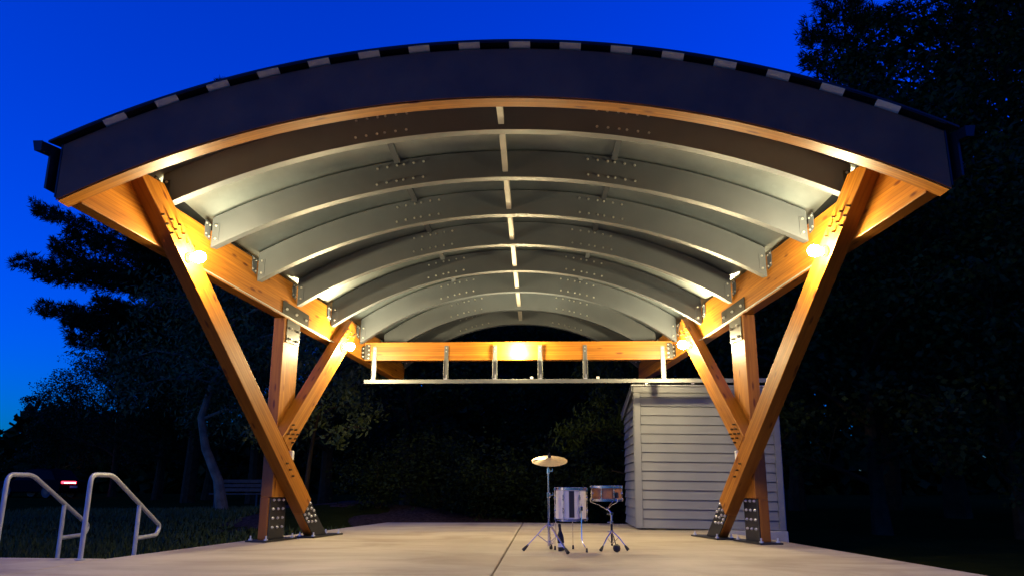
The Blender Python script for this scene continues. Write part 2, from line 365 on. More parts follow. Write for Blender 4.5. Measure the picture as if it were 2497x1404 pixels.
# steel arches
def arch_obj(k):
    Y, R, zc = CIRC[k]; h = half(Y) - 0.012; n = 52
    sec = [(0, 0), (0.115, 0), (0.115, 0.014), (0.012, 0.014), (0.012, DEP - 0.014), (0.115, DEP - 0.014), (0.115, DEP), (0, DEP)]
    b = MB(); V = []; ns = len(sec); y0 = Y - 0.0575
    for i in range(n + 1):
        u = -1 + 2 * i / n
        for (dy, dr) in sec:
            r = R + dr; hh = h + A_ * (-dy) ; a = u * asin(min(0.999, hh / r)); V.append((r * sin(a), y0 + dy, zc + r * cos(a)))
    F = []
    for i in range(n):
        for j in range(ns):
            j2 = (j + 1) % ns; F.append((i * ns + j, i * ns + j2, (i + 1) * ns + j2, (i + 1) * ns + j))
    F += [tuple(range(ns)), tuple(n * ns + j for j in range(ns))[::-1]]
    b.add(V, F); o = b.build('steel_arch', 'steel', SH, Matrix.Translation((0, Y, zc + R)), smooth=True)
    # splice bolts, two rows of six each side of the crown
    bb = MB()
    x0 = 1.325 * (half(Y) / half(7.8)) ** 0.75; sp = [-0.305, -0.185, -0.065, 0.02, 0.14, 0.26]
    for sd in (-1, 1):
        for dr in (0.075, 0.268):
            for d in sp:
                r = R + dr; a = sd * (x0 + d * 0.98) / r; p = Vector((r * sin(a), y0, zc + r * cos(a)))
                bb.tube([p + Vector((0, 0.003, 0)), p + Vector((0, -0.008, 0)), p + Vector((0, -0.019, 0))], [0.0145, 0.0145, 0.008], 8)
    stuff(bb.build('splice_bolts', 'zinc', o, smooth=True))
    # bolted angle brackets onto the side beams
    for s in (-1, 1):
        q = MB(); hx = half(Y - 0.06); zb_ = zc + sqrt(R * R - hx * hx)
        # leg on the web
        a0 = (hx - 0.085) / R; px = Vector((s * (hx - 0.075), y0 - 0.006, zb_ + 0.20 - 0.0)); sl = -s * math.asin(hx / R) * 0.35
        Mx = Matrix.Rotation(0.0, 3, 'Y'); q.box(px, (0.075, 0.009, 0.21), Mx)
        t = tY(Y - 0.0575); nn = Vector((-s / KK, -A_ / KK, 0))
        P = [side(s, t - 0.004, 0.0035, zb_ + 0.10), side(s, t - 0.10, 0.0035, zb_ + 0.13), side(s, t - 0.115, 0.0035, zb_ + 0.26), side(s, t - 0.10, 0.0035, zb_ + 0.33), side(s, t - 0.004, 0.0035, zb_ + 0.30)]
        q.prism(P, nn * 0.008)
        br = q.build('bracket', 'blacksteel' if k == 0 else 'steel', o, bevel=0.003)  # front arch's brackets coloured dark to cancel the bright lamplight on them
        c = MB()
        for dz in (-0.08, 0.08):
            p = px + Vector((0, -0.004, dz)); c.tube([p, p + Vector((0, -0.010, 0)), p + Vector((0, -0.016, 0))], [0.014, 0.014, 0.008], 8)
        for (dt, dz) in ((-0.03, 0.14), (-0.03, 0.28), (-0.09, 0.16), (-0.09, 0.29)):
            p = side(s, t + dt, 0.010, zb_ + dz); c.tube([p, p + nn * 0.010, p + nn * 0.016], [0.0125, 0.0125, 0.007], 8)
        stuff(c.build('bracket_bolts', 'zinc', o, smooth=True))
for k in range(8): arch_obj(k)

# roof deck, one panel per bay, and the dark roof sheet over it
ROWS = [(6.50, RF + DF + 0.026, ZCF)] + [(6.752, RF + DF + 0.024, ZCF)] + [(Y, R + DEP + 0.004, zc) for Y, R, zc in CIRC]
Yl, Rl, zl = CIRC[-1]; ROWS.append((15.05, Rl + DEP + 0.004, zl - 0.03))
def eave(Y): return half(Y) + 0.165
def rowpts(Y, R, zc, dr, n=48, ex=0.0):
    h = eave(Y) + ex; out = []
    for i in range(n + 1):
        u = -1 + 2 * i / n; x = u * h; out.append((x, Y, zc + sqrt((R + dr) ** 2 - x * x)))
    return out
def skin(name, rows, d0, d1, mat, ex=0.0, n=48):
    b = MB(); P0 = [rowpts(*r, d0, n, ex) for r in rows]; P1 = [rowpts(*r, d1, n, ex) for r in rows]
    m = n + 1; V = [p for r in P0 for p in r] + [p for r in P1 for p in r]; off = len(rows) * m; F = []
    for j in range(len(rows) - 1):
        for i in range(n):
            q = (j * m + i, j * m + i + 1, (j + 1) * m + i + 1, (j + 1) * m + i); F.append(q); F.append(tuple(off + k for k in q[::-1]))
    for i in range(n):
        F.append((i, i + 1, off + i + 1, off + i)); e = (len(rows) - 1) * m; F.append((e + i, e + i + 1, off + e + i + 1, off + e + i))
    for j in range(len(rows) - 1):
        F.append((j * m, (j + 1) * m, off + (j + 1) * m, off + j * m)); F.append((j * m + n, (j + 1) * m + n, off + (j + 1) * m + n, off + j * m + n))
    b.add(V, F); return b.build(name, mat, SH, smooth=True)
for j in range(1, len(ROWS) - 1): skin('deck_panel', [ROWS[j], ROWS[j + 1]], 0.0, 0.02, 'galv')
skin('roof_sheet', ROWS, 0.024, 0.042, 'roof', 0.015)
# standing ribs of the roof showing as cream soffits over the front fascia with dark blocks between
r0 = RF + DF + 0.012
for i in range(16):
    x = (i - 7.5) * 0.47; r1 = r0 + 0.034; b = MB(); w = 0.098
    V = []
    for th in (0.0, 0.006):
        for xx in (x - w, x + w):
            for yy, rr in ((6.508, r1), (6.602, r0 + 0.004)): V.append((xx, yy, ZCF + sqrt((rr + th) ** 2 - xx * xx)))
    b.add(V, [(0, 1, 3, 2), (4, 6, 7, 5), (0, 4, 5, 1), (2, 3, 7, 6), (0, 2, 6, 4), (1, 5, 7, 3)])
    b.build('rib_soffit', 'soffit', SH)
for i in range(17):
    x0 = (i - 8) * 0.47 - 0.47 / 2 + 0.102 + 0.235 - 0.235; xa = (i - 8.5) * 0.47 + 0.101; xb = (i - 7.5) * 0.47 - 0.101
    if i == 0: xa = -3.99
    if i == 16: xb = 3.99
    b = MB(); V = []; n = 6
    for q in range(n + 1):
        xx = xa + (xb - xa) * q / n
        for rr in (r0 + 0.027, r0 + 0.036):
            for yy in (6.506, 6.60): V.append((xx, yy, ZCF + sqrt(rr * rr - xx * xx)))
    F = []
    for q in range(n):
        for (a, c) in ((0, 1), (1, 3), (3, 2), (2, 0)): F.append((q * 4 + a, q * 4 + c, q * 4 + 4 + c, q * 4 + 4 + a))
    F += [(0, 1, 3, 2), (n * 4, n * 4 + 2, n * 4 + 3, n * 4 + 1)]
    b.add(V, F); b.build('rib_block', 'roof', SH)

b = MB(); arcstrip(b, RF + DF + 0.001, RF + DF + 0.047, 6.606, 6.70, HF + 0.05, ZCF); b.build('roof_light_stop', 'roof', SH)  # dark strip added to stop lamplight leaking between fascia and roof sheet
def mesh_eave(s):
    """eave line points (front to rear)"""
    return [(Y, R, zc) for Y, R, zc in ROWS]
for s in (-1, 1):
    tf, tr = tY(6.752) + 0.004, tY(14.70)
    ba = math.atan2(-MS / KK, 1)
    zf, zr = bz(6.752), bz(14.70)
    top = lambda Y: bz(Y) + BD
    # long side beam, with clipped rear end
    poly = [(tf, zf), (tY(14.1), bz(14.1)), (tr, zr + 0.03), (tr, zr + 0.30), (tY(14.35), top(14.35)), (tf, zf + BD)]
    timber('side_beam', s, poly, -BT, 0, ba)
    # dark board added as the shaded gap between beam and deck; outer eave fascia
    for nm, n0, n1, zlo in (('eave_gap_shade', -0.10, -0.07, None), ('eave_fascia', -BT - 0.026, -BT - 0.004, 0.05)):
        b = MB(); V = []; F = []; st = 14; ys = [6.752 + 0.01 + (14.9 - 6.762) * i / st for i in range(st + 1)]
        if zlo is not None: ys[0] = 6.50
        for Y in ys:
            # find deck radius by interpolation
            for (Ya, Ra, za), (Yb, Rb, zb_) in zip(ROWS, ROWS[1:]):
                if Ya <= Y <= Yb: f = (Y - Ya) / (Yb - Ya); R = Ra + (Rb - Ra) * f; zc = za + (zb_ - za) * f
            for nn_ in (n0, n1):
                p = side(s, tY(Y) , nn_, 0); xx = abs(p.x)
                zt = zc + sqrt(R * R - min(xx, eave(Y)) ** 2) - 0.004
                V.append((p.x, p.y, (bz(Y) + zlo) if zlo is not None else bz(Y) + BD - 0.03)); V.append((p.x, p.y, zt))
        for i in range(st):
            for (a, c) in ((0, 1), (1, 3), (3, 2), (2, 0)): F.append((i * 4 + a, i * 4 + c, i * 4 + 4 + c, i * 4 + 4 + a))
        F += [(0, 1, 3, 2), (st * 4, st * 4 + 2, st * 4 + 3, st * 4 + 1)]
        b.add(V, F); b.build(nm, 'roof', SH)
    # gutter
    b = MB(); sec = [(0.0, 0.035), (0.0, -0.06), (0.06, -0.06), (0.085, 0.035), (0.079, 0.035), (0.056, -0.053), (0.006, -0.053), (0.006, 0.035)]
    V = []; F = []; ns = len(sec)
    for (Y, R, zc) in ROWS:
        x = eave(Y) + 0.022; z = zc + sqrt(R * R - x * x) - 0.02
        for (dx, dz) in sec: V.append((s * (x + dx), Y - 0.06 * (Y < 6.6), z + dz))
    for i in range(len(ROWS) - 1):
        for j in range(ns): F.append((i * ns + j, i * ns + (j + 1) % ns, (i + 1) * ns + (j + 1) % ns, (i + 1) * ns + j))
    b.add(V, F)
    Y, R, zc = ROWS[0]; x = eave(Y) + 0.022; z = zc + sqrt(R * R - x * x) - 0.02
    b.prism([(s * (x - 0.002), Y - 0.072, z + 0.037), (s * (x - 0.002), Y - 0.072, z - 0.062), (s * (x + 0.061), Y - 0.072, z - 0.062), (s * (x + 0.087), Y - 0.072, z + 0.037)], (0, 0.01, 0))
    b.build('gutter', 'roof', SH)

    # ---- front leaning strut
    dA = Vector((0.743, -0.669)); nA = Vector((0.669, 0.743)); wA = 0.255
    e0 = Vector((0.402, 0.327))                      # front edge reference, lower cut
    def ap(l, w): q = e0 + dA * l + nA * w; return (q.x, q.y)
    la = -4.92
    topz = 3.76
    def hit(w, z): l = (z - (e0.y + nA.y * w)) / dA.y; return ap(l, w)
    poly = [ap(0, 0), ap(0, wA), hit(wA, topz), hit(0, topz)]
    st = timber('front_strut', s, poly, 0.0, 0.17, math.atan2(dA.y, dA.x))
    zf_ = 0.024
    lowp = [ap(0.0, 0), hit(0, zf_), hit(wA, zf_), ap(0.0, wA)]
    timber('strut_foot', s, lowp, 0.0, 0.125, math.atan2(dA.y, dA.x))
    b = MB(); nn = Vector((-s / KK, -A_ / KK, 0))
    b.prism([side(s, t, 0.1285, z) for t, z in [ap(0.006, 0.006), hit(0.006, zf_), hit(wA + 0.01, zf_), ap(0.006, wA + 0.006)]], nn * 0.014)
    b.build('strut_shoe', 'blacksteel', SH, bevel=0.003)
    pts = []
    for i, (l, w) in enumerate([(0.05, 0.23), (0.05, 0.128), (0.05, 0.03), (0.125, 0.205), (0.125, 0.105), (0.125, 0.03), (0.20, 0.23), (0.20, 0.13), (0.275, 0.205), (0.275, 0.10), (0.35, 0.17), (0.2, 0.035)]):
        pts.append(ap(l, w))
    bolts('shoe_bolts', s, pts, 0.1425, 0.019, 0.024)
    # base plate of strut
    b = MB(); b.prism([side(s, t, n, 0.001) for t, n in ((0.60, -0.06), (1.50, -0.06), (1.50, 0.225), (0.60, 0.225))], (0, 0, 0.022)); b.build('base_plate', 'blacksteel', SH, bevel=0.003)
    b = MB()
    for t, n in ((0.66, 0.19), (1.43, 0.19), (1.43, -0.02), (0.67, -0.02)):
        p = side(s, t, n, 0.022); b.cyl(p, p + Vector((0, 0, 0.018)), 0.026, 6); b.cyl(p, p + Vector((0, 0, 0.055)), 0.011, 8)
    stuff(b.build('anchor_bolts', 'zinc', SH))
    bolts('lag_screws', s, [(-3.019, 3.423), (-2.883, 3.411), (-2.743, 3.399), (-2.94, 3.346), (-2.801, 3.327), (-2.661, 3.325), (-2.852, 3.27), (-2.71, 3.25), (-2.576, 3.244)], 0.17, 0.013, 0.038, SH, 'lag', False, 6)
    bolts('lag_screws', s, [(-0.166, 0.978), (-0.074, 0.9), (0.005, 0.82)], 0.17, 0.013, 0.036, SH, 'lag', False, 6)

    # ---- upright post
    t0, t1 = -0.16, 0.25
    zt0, zt1 = bz(YB + t0 / KK) - 0.003, bz(YB + t1 / KK) - 0.003
    timber('post', s, [(t0, 0.55), (t1, 0.55), (t1, zt1), (t0, zt0)], -0.17, -0.002, pi / 2)
    timber('post_foot', s, [(t0, 0.024), (t1, 0.024), (t1, 0.5495), (t0, 0.5495)], -0.17, -0.045, pi / 2)
    b = MB(); b.prism([side(s, t, -0.042, z) for t, z in ((t0 + 0.012, 0.024), (t1 - 0.004, 0.024), (t1 - 0.004, 0.546), (t0 + 0.012, 0.546))], nn * 0.016)
    b.build('post_shoe', 'blacksteel', SH, bevel=0.003)
    bolts('shoe_bolts', s, [(t0 + 0.085 + 0.12 * i, z) for i in range(3) for z in (0.172, 0.287, 0.402, 0.515)], -0.026, 0.019, 0.024)
    b = MB(); b.prism([side(s, t, n, 0.001) for t, n in ((-0.335, -0.24), (0.45, -0.24), (0.45, 0.06), (-0.335, 0.06))], (0, 0, 0.022)); b.build('base_plate', 'blacksteel', SH, bevel=0.003)
    b = MB()
    for t, n in ((-0.27, 0.02), (0.39, 0.02), (0.39, -0.2), (-0.27, -0.2)):
        p = side(s, t, n, 0.022); b.cyl(p, p + Vector((0, 0, 0.018)), 0.026, 6); b.cyl(p, p + Vector((0, 0, 0.055)), 0.011, 8)
    stuff(b.build('anchor_bolts', 'zinc', SH))
    zz = lambda t, d: bz(YB + t / KK) + d
    b = MB(); b.prism([side(s, t, 0.003, z) for t, z in ((-0.255, zz(-0.255, 0.015)), (0.47, zz(0.47, 0.015)), (0.47, zz(0.47, 0.205)), (-0.255, zz(-0.255, 0.205)))], nn * 0.01)
    b.build('splice_plate', 'blacksteel', SH, bevel=0.002)
    b = MB(); b.prism([side(s, t, 0.001, z) for t, z in ((-0.11, 2.60), (0.24, 2.60), (0.24, zz(0.24, -0.008)), (-0.11, zz(-0.11, -0.008)))], nn * 0.01)
    b.build('splice_plate', 'blacksteel', SH, bevel=0.002)
    bolts('plate_bolts', s, [(-0.163, 3.045), (0.103, 3.02), (0.373, 2.995)], 0.013, 0.02, 0.024)
    bolts('plate_bolts', s, [(-0.028, 2.80), (0.19, 2.79), (-0.024, 2.653), (0.177, 2.65)], 0.011, 0.017, 0.03)

    # ---- rear leaning strut
    dC = Vector((0.697, 0.717)); nC = Vector((0.717, -0.697)); wC = 0.265; c0 = Vector((-0.292, 1.317))
    def cp(l, w): q = c0 + dC * l + nC * w; return (q.x, q.y)
    # foot cut along the back edge of the front strut: line z = 0.523 - 0.9*(t-0.582)
    def foot(w):
        q = c0 + nC * w; gl = lambda l: (q.y + dC.y * l) - (0.523 + 0.003 - (dA.y / -dA.x) * ((q.x + dC.x * l) - 0.585))
        l = -gl(0) / (gl(1) - gl(0)); return (q.x + dC.x * l, q.y + dC.y * l)
    lt = 2.66
    timber('rear_strut', s, [foot(0), foot(wC), cp(lt, wC), cp(lt, 0)], 0.0, 0.17, math.atan2(dC.y, dC.x))
    bolts('lag_screws', s, [(-0.072, 1.479), (-0.118, 1.417), (-0.003, 1.419), (-0.191, 1.355), (-0.069, 1.359), (0.056, 1.363), (-0.13, 1.301), (0.002, 1.304), (-0.06, 1.25)], 0.17, 0.013, 0.036, SH, 'lag', False, 6)
    bolts('lag_screws', s, [(1.41, 3.053), (1.518, 3.027), (1.645, 3.022), (1.357, 2.978), (1.463, 2.961), (1.587, 2.974), (1.284, 2.91), (1.397, 2.903)], 0.17, 0.013, 0.036, SH, 'lag', False, 6)
    # pale cable, mostly standing in for the highlight on the beam's lower inner edge
    b = MB(); b.tube([side(s, t, 0.012, zz(t, 0.018)) for t in (-2.35, -1.2, -0.3, 0.6, 1.0)] + [side(s, 1.12, 0.03, zz(1.12, 0.0)), side(s, 1.2, 0.10, zz(1.2, -0.02)), side(s, 1.22, 0.178, zz(1.22, -0.02))], 0.009, 6)
    b.build('conduit', 'purlin', SH, smooth=True)

# ridge purlin pieces and side straps between the arches
for k in range(-1, 7):
    if k < 0: ya, yb_ = 6.756, CIRC[0][0] - 0.066; za0 = 4.47; za1 = 4.395 + 0.055
    else: ya, yb_ = CIRC[k][0] + 0.06, CIRC[k + 1][0] - 0.066; za0 = ARC[k][3] + 0.04; za1 = ARC[k + 1][3] + 0.06
    b = MB(); V = []
    for (y, z) in ((ya, za0), (yb_, za1)):
        for dz in (0, 0.10):
            for x in (-0.031, 0.031): V.append((x, y, z + dz))
    b.add(V, [(0, 1, 3, 2), (4, 6, 7, 5), (0, 4, 5, 1), (2, 3, 7, 6), (0, 2, 6, 4), (1, 5, 7, 3)])
    b.build('ridge_purlin', 'purlin', SH, bevel=0.003)
    if k >= 0:
        for s in (-1, 1):
            b = MB(); V = []
            for kk, y in ((k, ya), (k + 1, yb_)):
                Y, R, zc = CIRC[kk]; x = s * 1.31 * (half(Y) / half(8.2)) ** 0.7
                for rr in (R + DEP - 0.035, R + DEP - 0.002):
                    for dx in (-0.032, 0.032): V.append((x + dx, y, zc + sqrt(rr * rr - (x + dx) ** 2)))
            b.add(V, [(0, 1, 3, 2), (4, 6, 7, 5), (0, 4, 5, 1), (2, 3, 7, 6), (0, 2, 6, 4), (1, 5, 7, 3)])
            b.build('deck_strap', 'steel', SH)

# rear cross beam
YC = 12.92
hx = half(YC) - 0.006
b = MB(); b.prism([(-hx + 0.0, YC, 2.72), (hx, YC, 2.72), (hx, YC, 3.03), (-hx, YC, 3.03)], (0, 0.16, 0))
b.build('cross_beam', 'wood', SH, Matrix.Translation((-hx, YC, 2.72)), bevel=0.007)
for s in (-1, 1):
    b = MB(); b.prism([(s * (hx - 0.004), YC - 0.004, 2.735), (s * (hx - 0.10), YC - 0.004, 2.735), (s * (hx - 0.10), YC - 0.004, 2.995), (s * (hx - 0.03), YC - 0.004, 2.995), (s * (hx - 0.004), YC - 0.004, 2.96)], (0, -0.01, 0))
    b.build('cross_beam_plate', 'blacksteel', SH, bevel=0.002)
    b = MB(); b.prism([side(s, tY(YC) - 0.03, 0.004, 2.75), side(s, tY(YC) - 0.105, 0.004, 2.76), side(s, tY(YC) - 0.105, 0.004, 2.93), side(s, tY(YC) - 0.03, 0.004, 2.97)], Vector((-s / KK, -A_ / KK, 0)) * 0.01)
    b.build('cross_beam_plate', 'blacksteel', SH, bevel=0.002)
    b = MB()
    for z in (2.755, 2.825, 2.895, 2.965):
        p = Vector((s * (hx - 0.082), YC - 0.014, z)); b.tube([p, p + Vector((0, -0.012, 0)), p + Vector((0, -0.02, 0))], [0.016, 0.016, 0.009], 8)
    stuff(b.build('plate_bolts', 'zinc', SH, smooth=True))
    bolts('plate_bolts', s, [(tY(YC) - 0.068, z) for z in (2.775, 2.845, 2.915)], 0.014, 0.015, 0.02)

# ------------------------------------------------------------------ hanging curtain track
CT = thing('curtain_track', 'long pale metal track tube hung by flat straps under the rear cross beam', 'curtain track', (0.7, YC - 0.06, 2.36))
b = MB(); b.box((0.745, YC - 0.065, 2.359), (6.56, 0.062, 0.066)); b.build('track_tube', 'galvtube', CT, bevel=0.004)
for x, z1 in ((-2.387, 2.955), (-1.186, 2.965), (-0.376, 2.965), (0.375, 2.965), (1.115, 2.965), (2.391, 2.945)):
    b = MB(); b.box((x, YC - 0.020, (z1 + 2.395) / 2), (0.066, 0.008, z1 - 2.395))
    for sx in (-1, 1): b.box((x + sx * 0.037, YC - 0.034, (2.72 + 2.395) / 2), (0.006, 0.034, 2.72 - 2.395))
    h = b.build('hanger', 'galvtube', CT, bevel=0.002)
    b = MB(); b.box((x, YC - 0.062, 2.40), (0.05, 0.06, 0.014)); b.box((x + 0.01, YC - 0.045, 2.44), (0.012, 0.02, 0.07)); b.build('clamp', 'zinc', h)
    b = MB()
    for z in (z1 - 0.04, z1 - 0.10): b.cyl((x, YC - 0.022, z), (x, YC - 0.036, z), 0.011, 8)
    stuff(b.build('hanger_bolts', 'zinc', h))
for x in (0.235, 1.315):
    b = MB(); b.box((x, YC - 0.065, 2.412), (0.05, 0.05, 0.04)); b.build('roller_stop', 'whiteplastic', CT, bevel=0.004)

# ------------------------------------------------------------------ lamps
def lamp(pos, d, label):
    d = Vector(d).normalized(); pos = Vector(pos)
    q = Vector((0, 0, 1)).rotation_difference(d).to_matrix()
    L = thing('bulb_lamp', label, 'lamp', pos, 'bare bulb lamps on the timber')
    b = MB(); b.lathe([(0.054, 0.0), (0.056, 0.012), (0.046, 0.03), (0.042, 0.055), (0.036, 0.058)], pos, 20, q); b.build('socket', 'socket', L, smooth=True)
    b = MB(); prof = [(0.030, 0.0585), (0.034, 0.066)]
    for i in range(1, 12):
        a = pi * i / 12; prof.append((0.064 * sin(a) ** 0.9 if i > 2 else max(0.037, 0.064 * sin(a)), 0.137 - 0.070 * cos(a)))
    prof.append((0.004, 0.2075)); b.lathe(prof, pos, 20, q); b.build('bulb', 'bulb', L, smooth=True)
for s, w in ((-1, 'left'), (1, 'right')):
    nn = (-s / KK, -A_ / KK, 0)
    lamp(side(s, -2.53, 0.1705, 3.09), nn, 'glowing bulb lamp high on the %s front leaning strut' % w)
    lamp(side(s, 1.235, 0.1705, 2.75), nn, 'glowing bulb lamp on the %s rear leaning strut near the cross beam' % w)
lamp((0.013, YC - 0.0005, 2.871), (0, -1, 0), 'glowing bulb lamp in the middle of the rear cross beam')

# white weatherproof outlet boxes on the strut crossings
for s, w in ((-1, 'left'), (1, 'right')):
    p = side(s, -0.02, 0.10, 1.095); p = side(s, 0.13, 0.05, 1.09)
    O = thing('outlet_box', 'small white outlet box tucked behind the %s strut crossing' % w, 'outlet box', p, 'outlet boxes on the struts')
    b = MB(); b.box(p, (0.09, 0.09, 0.125)); b.build('cover', 'whiteplastic', O, bevel=0.012)
    b = MB(); b.box(p + Vector((0, -0.048, 0.0)), (0.05, 0.008, 0.07)); b.build('lid', 'whiteplastic', O, bevel=0.003)
    b = MB(); b.cyl(side(s, 0.13, 0.013, 1.03), side(s, 0.13, 0.013, 0.60), 0.010, 8); b.build('conduit', 'whiteplastic', O)

# ------------------------------------------------------------------ storage shed
shx0, shx1, shy0, shy1 = 1.945, 4.36, 13.60, 15.85
Ms = Matrix.Translation((shx0, shy0, 0.02)) @ Matrix.Rotation(radians(0.75), 4, 'Y') @ Matrix.Rotation(radians(-1.0), 4, 'Z')
SD = bpy.data.objects.new('storage_shed', None); SD.empty_display_size = 0.3; link(SD, None, Ms)
tag(SD, 'grey lap sided storage shed at the rear right corner of the stage', 'shed')
SW, SDp, SHh = shx1 - shx0, shy1 - shy0, 2.36
def loc(b, name, mat, bevel=0.0, parent=SD):
    b.v = [tuple(Ms @ Vector(p)) for p in b.v]; return b.build(name, mat, parent, Ms, bevel=bevel)
b = MB(); b.prism([(0.03, 0.03, 0.02), (SW - 0.03, 0.03, 0.02), (SW - 0.03, 0.03, SHh - 0.05), (0.03, 0.03, SHh - 0.05)], (0, SDp - 0.06, 0)); 
b.v = [(x, y, z - (0.28 * (y / SDp) if z > 1 else 0)) for x, y, z in b.v]; loc(b, 'wall_core', 'siding')
nb = 15; bh = (SHh - 0.06) / nb
me_f = None
for i in range(nb):
    z = 0.012 + i * bh
    b = MB(); b.prism([(0.105, 0.028, z), (0.105, -0.006, z), (0.105, 0.016, z + bh - 0.013), (0.105, 0.028, z + bh - 0.013)], (SW - 0.21, 0, 0)); loc(b, 'siding_board', 'siding')
    ym = SDp - 0.02 if z + bh < SHh - 0.30 else (SHh - 0.06 - z - bh * 0.6) / 0.28 * SDp
    if ym > 0.2:
        b = MB(); b.prism([(0.028, 0.105, z), (-0.006, 0.105, z), (0.016, 0.105, z + bh - 0.013), (0.028, 0.105, z + bh - 0.013)], (0, min(ym, SDp - 0.02) - 0.105, 0)); loc(b, 'siding_board', 'siding')
for (x, y, dx, dy) in ((0.05, -0.004, 0.10, 0.02), (-0.004, 0.056, 0.02, 0.10), (SW - 0.05, -0.004, 0.10, 0.02), (SW + 0.004, 0.056, 0.02, 0.10)):
    b = MB(); b.box((x, y, SHh / 2 - 0.03), (dx, dy, SHh - 0.08)); loc(b, 'corner_trim', 'trim', 0.003)
b = MB(); b.prism([(-0.05, -0.034, SHh - 0.015), (-0.05, SDp + 0.10, SHh - 0.315), (-0.05, SDp + 0.10, SHh - 0.285), (-0.05, -0.034, SHh + 0.012)], (SW + 0.07, 0, 0)); loc(b, 'roof', 'flash', 0.003)
b = MB(); b.box((SW / 2, -0.016, SHh - 0.075), (SW + 0.02, 0.018, 0.10)); loc(b, 'eave_board', 'trim', 0.003)
b = MB(); b.prism([(-0.042, -0.02, SHh - 0.12), (-0.042, SDp, SHh - 0.42), (-0.042, SDp, SHh - 0.31), (-0.042, -0.02, SHh - 0.03)], (0.018, 0, 0)); loc(b, 'eave_board', 'trim', 0.003)
for x in (0.22, 1.0, 1.9):
    b = MB(); b.box((x, -0.03, SHh + 0.036), (0.05, 0.02, 0.02)); loc(b, 'flashing_clip', 'zinc')
b = MB(); b.box((SW / 2 + 0.6, SDp / 2, -0.26), (SW - 1.16, SDp + 0.1, 0.52)); loc(b, 'plinth', 'plinth', 0.01)

# ------------------------------------------------------------------ handrails
def handrail(x, y0, zoff, label):
    H = thing('handrail', label, 'handrail', (x, y0, 0), 'stair handrails at the left edge of the stage')
    r = 0.0235
    def fil(pts, rad=0.09, n=6):
        out = [Vector(pts[0])]
        for a, p, c in zip(pts, pts[1:], pts[2:]):
            a, p, c = Vector(a), Vector(p), Vector(c); u = (a - p).normalized(); v = (c - p).normalized()
            d = min(rad, (a - p).length * 0.45, (c - p).length * 0.45)
            for i in range(n + 1):
                t = i / n; out.append((p + u * d) * (1 - t) ** 2 + p * 2 * t * (1 - t) + (p + v * d) * t ** 2)
        out.append(Vector(pts[-1])); return out
    main = [(x, y0, 0.0), (x, y0 + 0.01, 0.80), (x, y0 + 0.40, 0.80), (x, y0 + 1.56, 0.245), (x, y0 + 1.50, 0.145), (x, y0 + 1.03, 0.135)]
    b = MB(); b.tube(fil(main), r, 12); b.build('rail', 'rail', H, smooth=True)
    b = MB(); b.tube([(x, y0 + 1.03, gz(x, y0 + 1) - 0.05), (x, y0 + 1.03, 0.49)], r * 0.97, 12); b.build('lower_post', 'rail', H, smooth=True)
    b = MB(); b.lathe([(0.05, 0.001), (0.05, 0.01), (0.03, 0.014)], (x, y0, 0), 16); b.build('flange', 'rail', H, smooth=True)
handrail(-4.036, 7.79, 0, 'grey pipe handrail nearer the band shell, beside the left strut')
handrail(-4.89, 7.80, 0, 'grey pipe handrail at the left frame edge of the photo')

# ------------------------------------------------------------------ drums
def tri(b, c, z_hub, z_foot_r, angs, zb, r=0.008, foot=0.014):
    pass
cs = Vector((0.475, 9.08, 0))
S = thing('cymbal_stand', 'chrome tripod cymbal stand with thin upright pole', 'cymbal stand', cs)
b = MB(); b.tube([cs + Vector((0, 0, 0.075)), cs + Vector((0, 0, 0.62))], 0.0125, 12); b.build('lower_pole', 'chrome', S, smooth=True)
b = MB(); b.tube([cs + Vector((0, 0, 0.60)), cs + Vector((0, 0, 0.90))], 0.009, 10); b.tube([cs + Vector((0, 0, 0.90)), cs + Vector((0.004, -0.02, 1.045))], 0.005, 8); b.build('upper_pole', 'chrome', S, smooth=True)
for z, w in ((0.60, 0.02), (0.86, 0.017), (0.275, 0.021), (0.085, 0.018)):
    b = MB(); b.cyl(cs + Vector((0, 0, z - 0.028)), cs + Vector((0, 0, z + 0.028)), w, 12); b.box(cs + Vector((w + 0.014, -0.004, z)), (0.034, 0.012, 0.014)); b.box(cs + Vector((w + 0.03, -0.004, z + 0.012)), (0.008, 0.01, 0.035)); b.build('clamp', 'chrome', S, bevel=0.002)
for fx, fy in ((0.197, 9.106), (0.67, 8.76), (0.50, 9.42)):
    f = Vector((fx, fy, 0.02)); d = f - cs; top = cs + Vector((0, 0, 0.28)); k1 = cs + d * 0.22 + Vector((0, 0, 0.275 - 0.02)); k2 = cs + d * 0.45 + Vector((0, 0, 0.165))
    b = MB()
    path = [top + d * 0.03, k1 * 0.6 + top * 0.4, cs + d * 0.30 + Vector((0, 0, 0.215)), k2, f]
    for off in (-0.006, 0.006):
        o = Vector((-d.y, d.x, 0)).normalized() * off; b.tube([p + o for p in path], 0.0055, 8)
    lg = b.build('leg', 'chrome', S, smooth=True)
    b = MB(); b.tube([k2, cs + Vector((0, 0, 0.085))], 0.005, 6); b.build('brace', 'chrome', lg, smooth=True)
    b = MB(); u = (f - k2).normalized(); b.tube([f - u * 0.075, f - u * 0.03, f + u * 0.012], [0.009, 0.017, 0.02], 10); b.build('rubber_foot', 'rubber', lg, smooth=True)
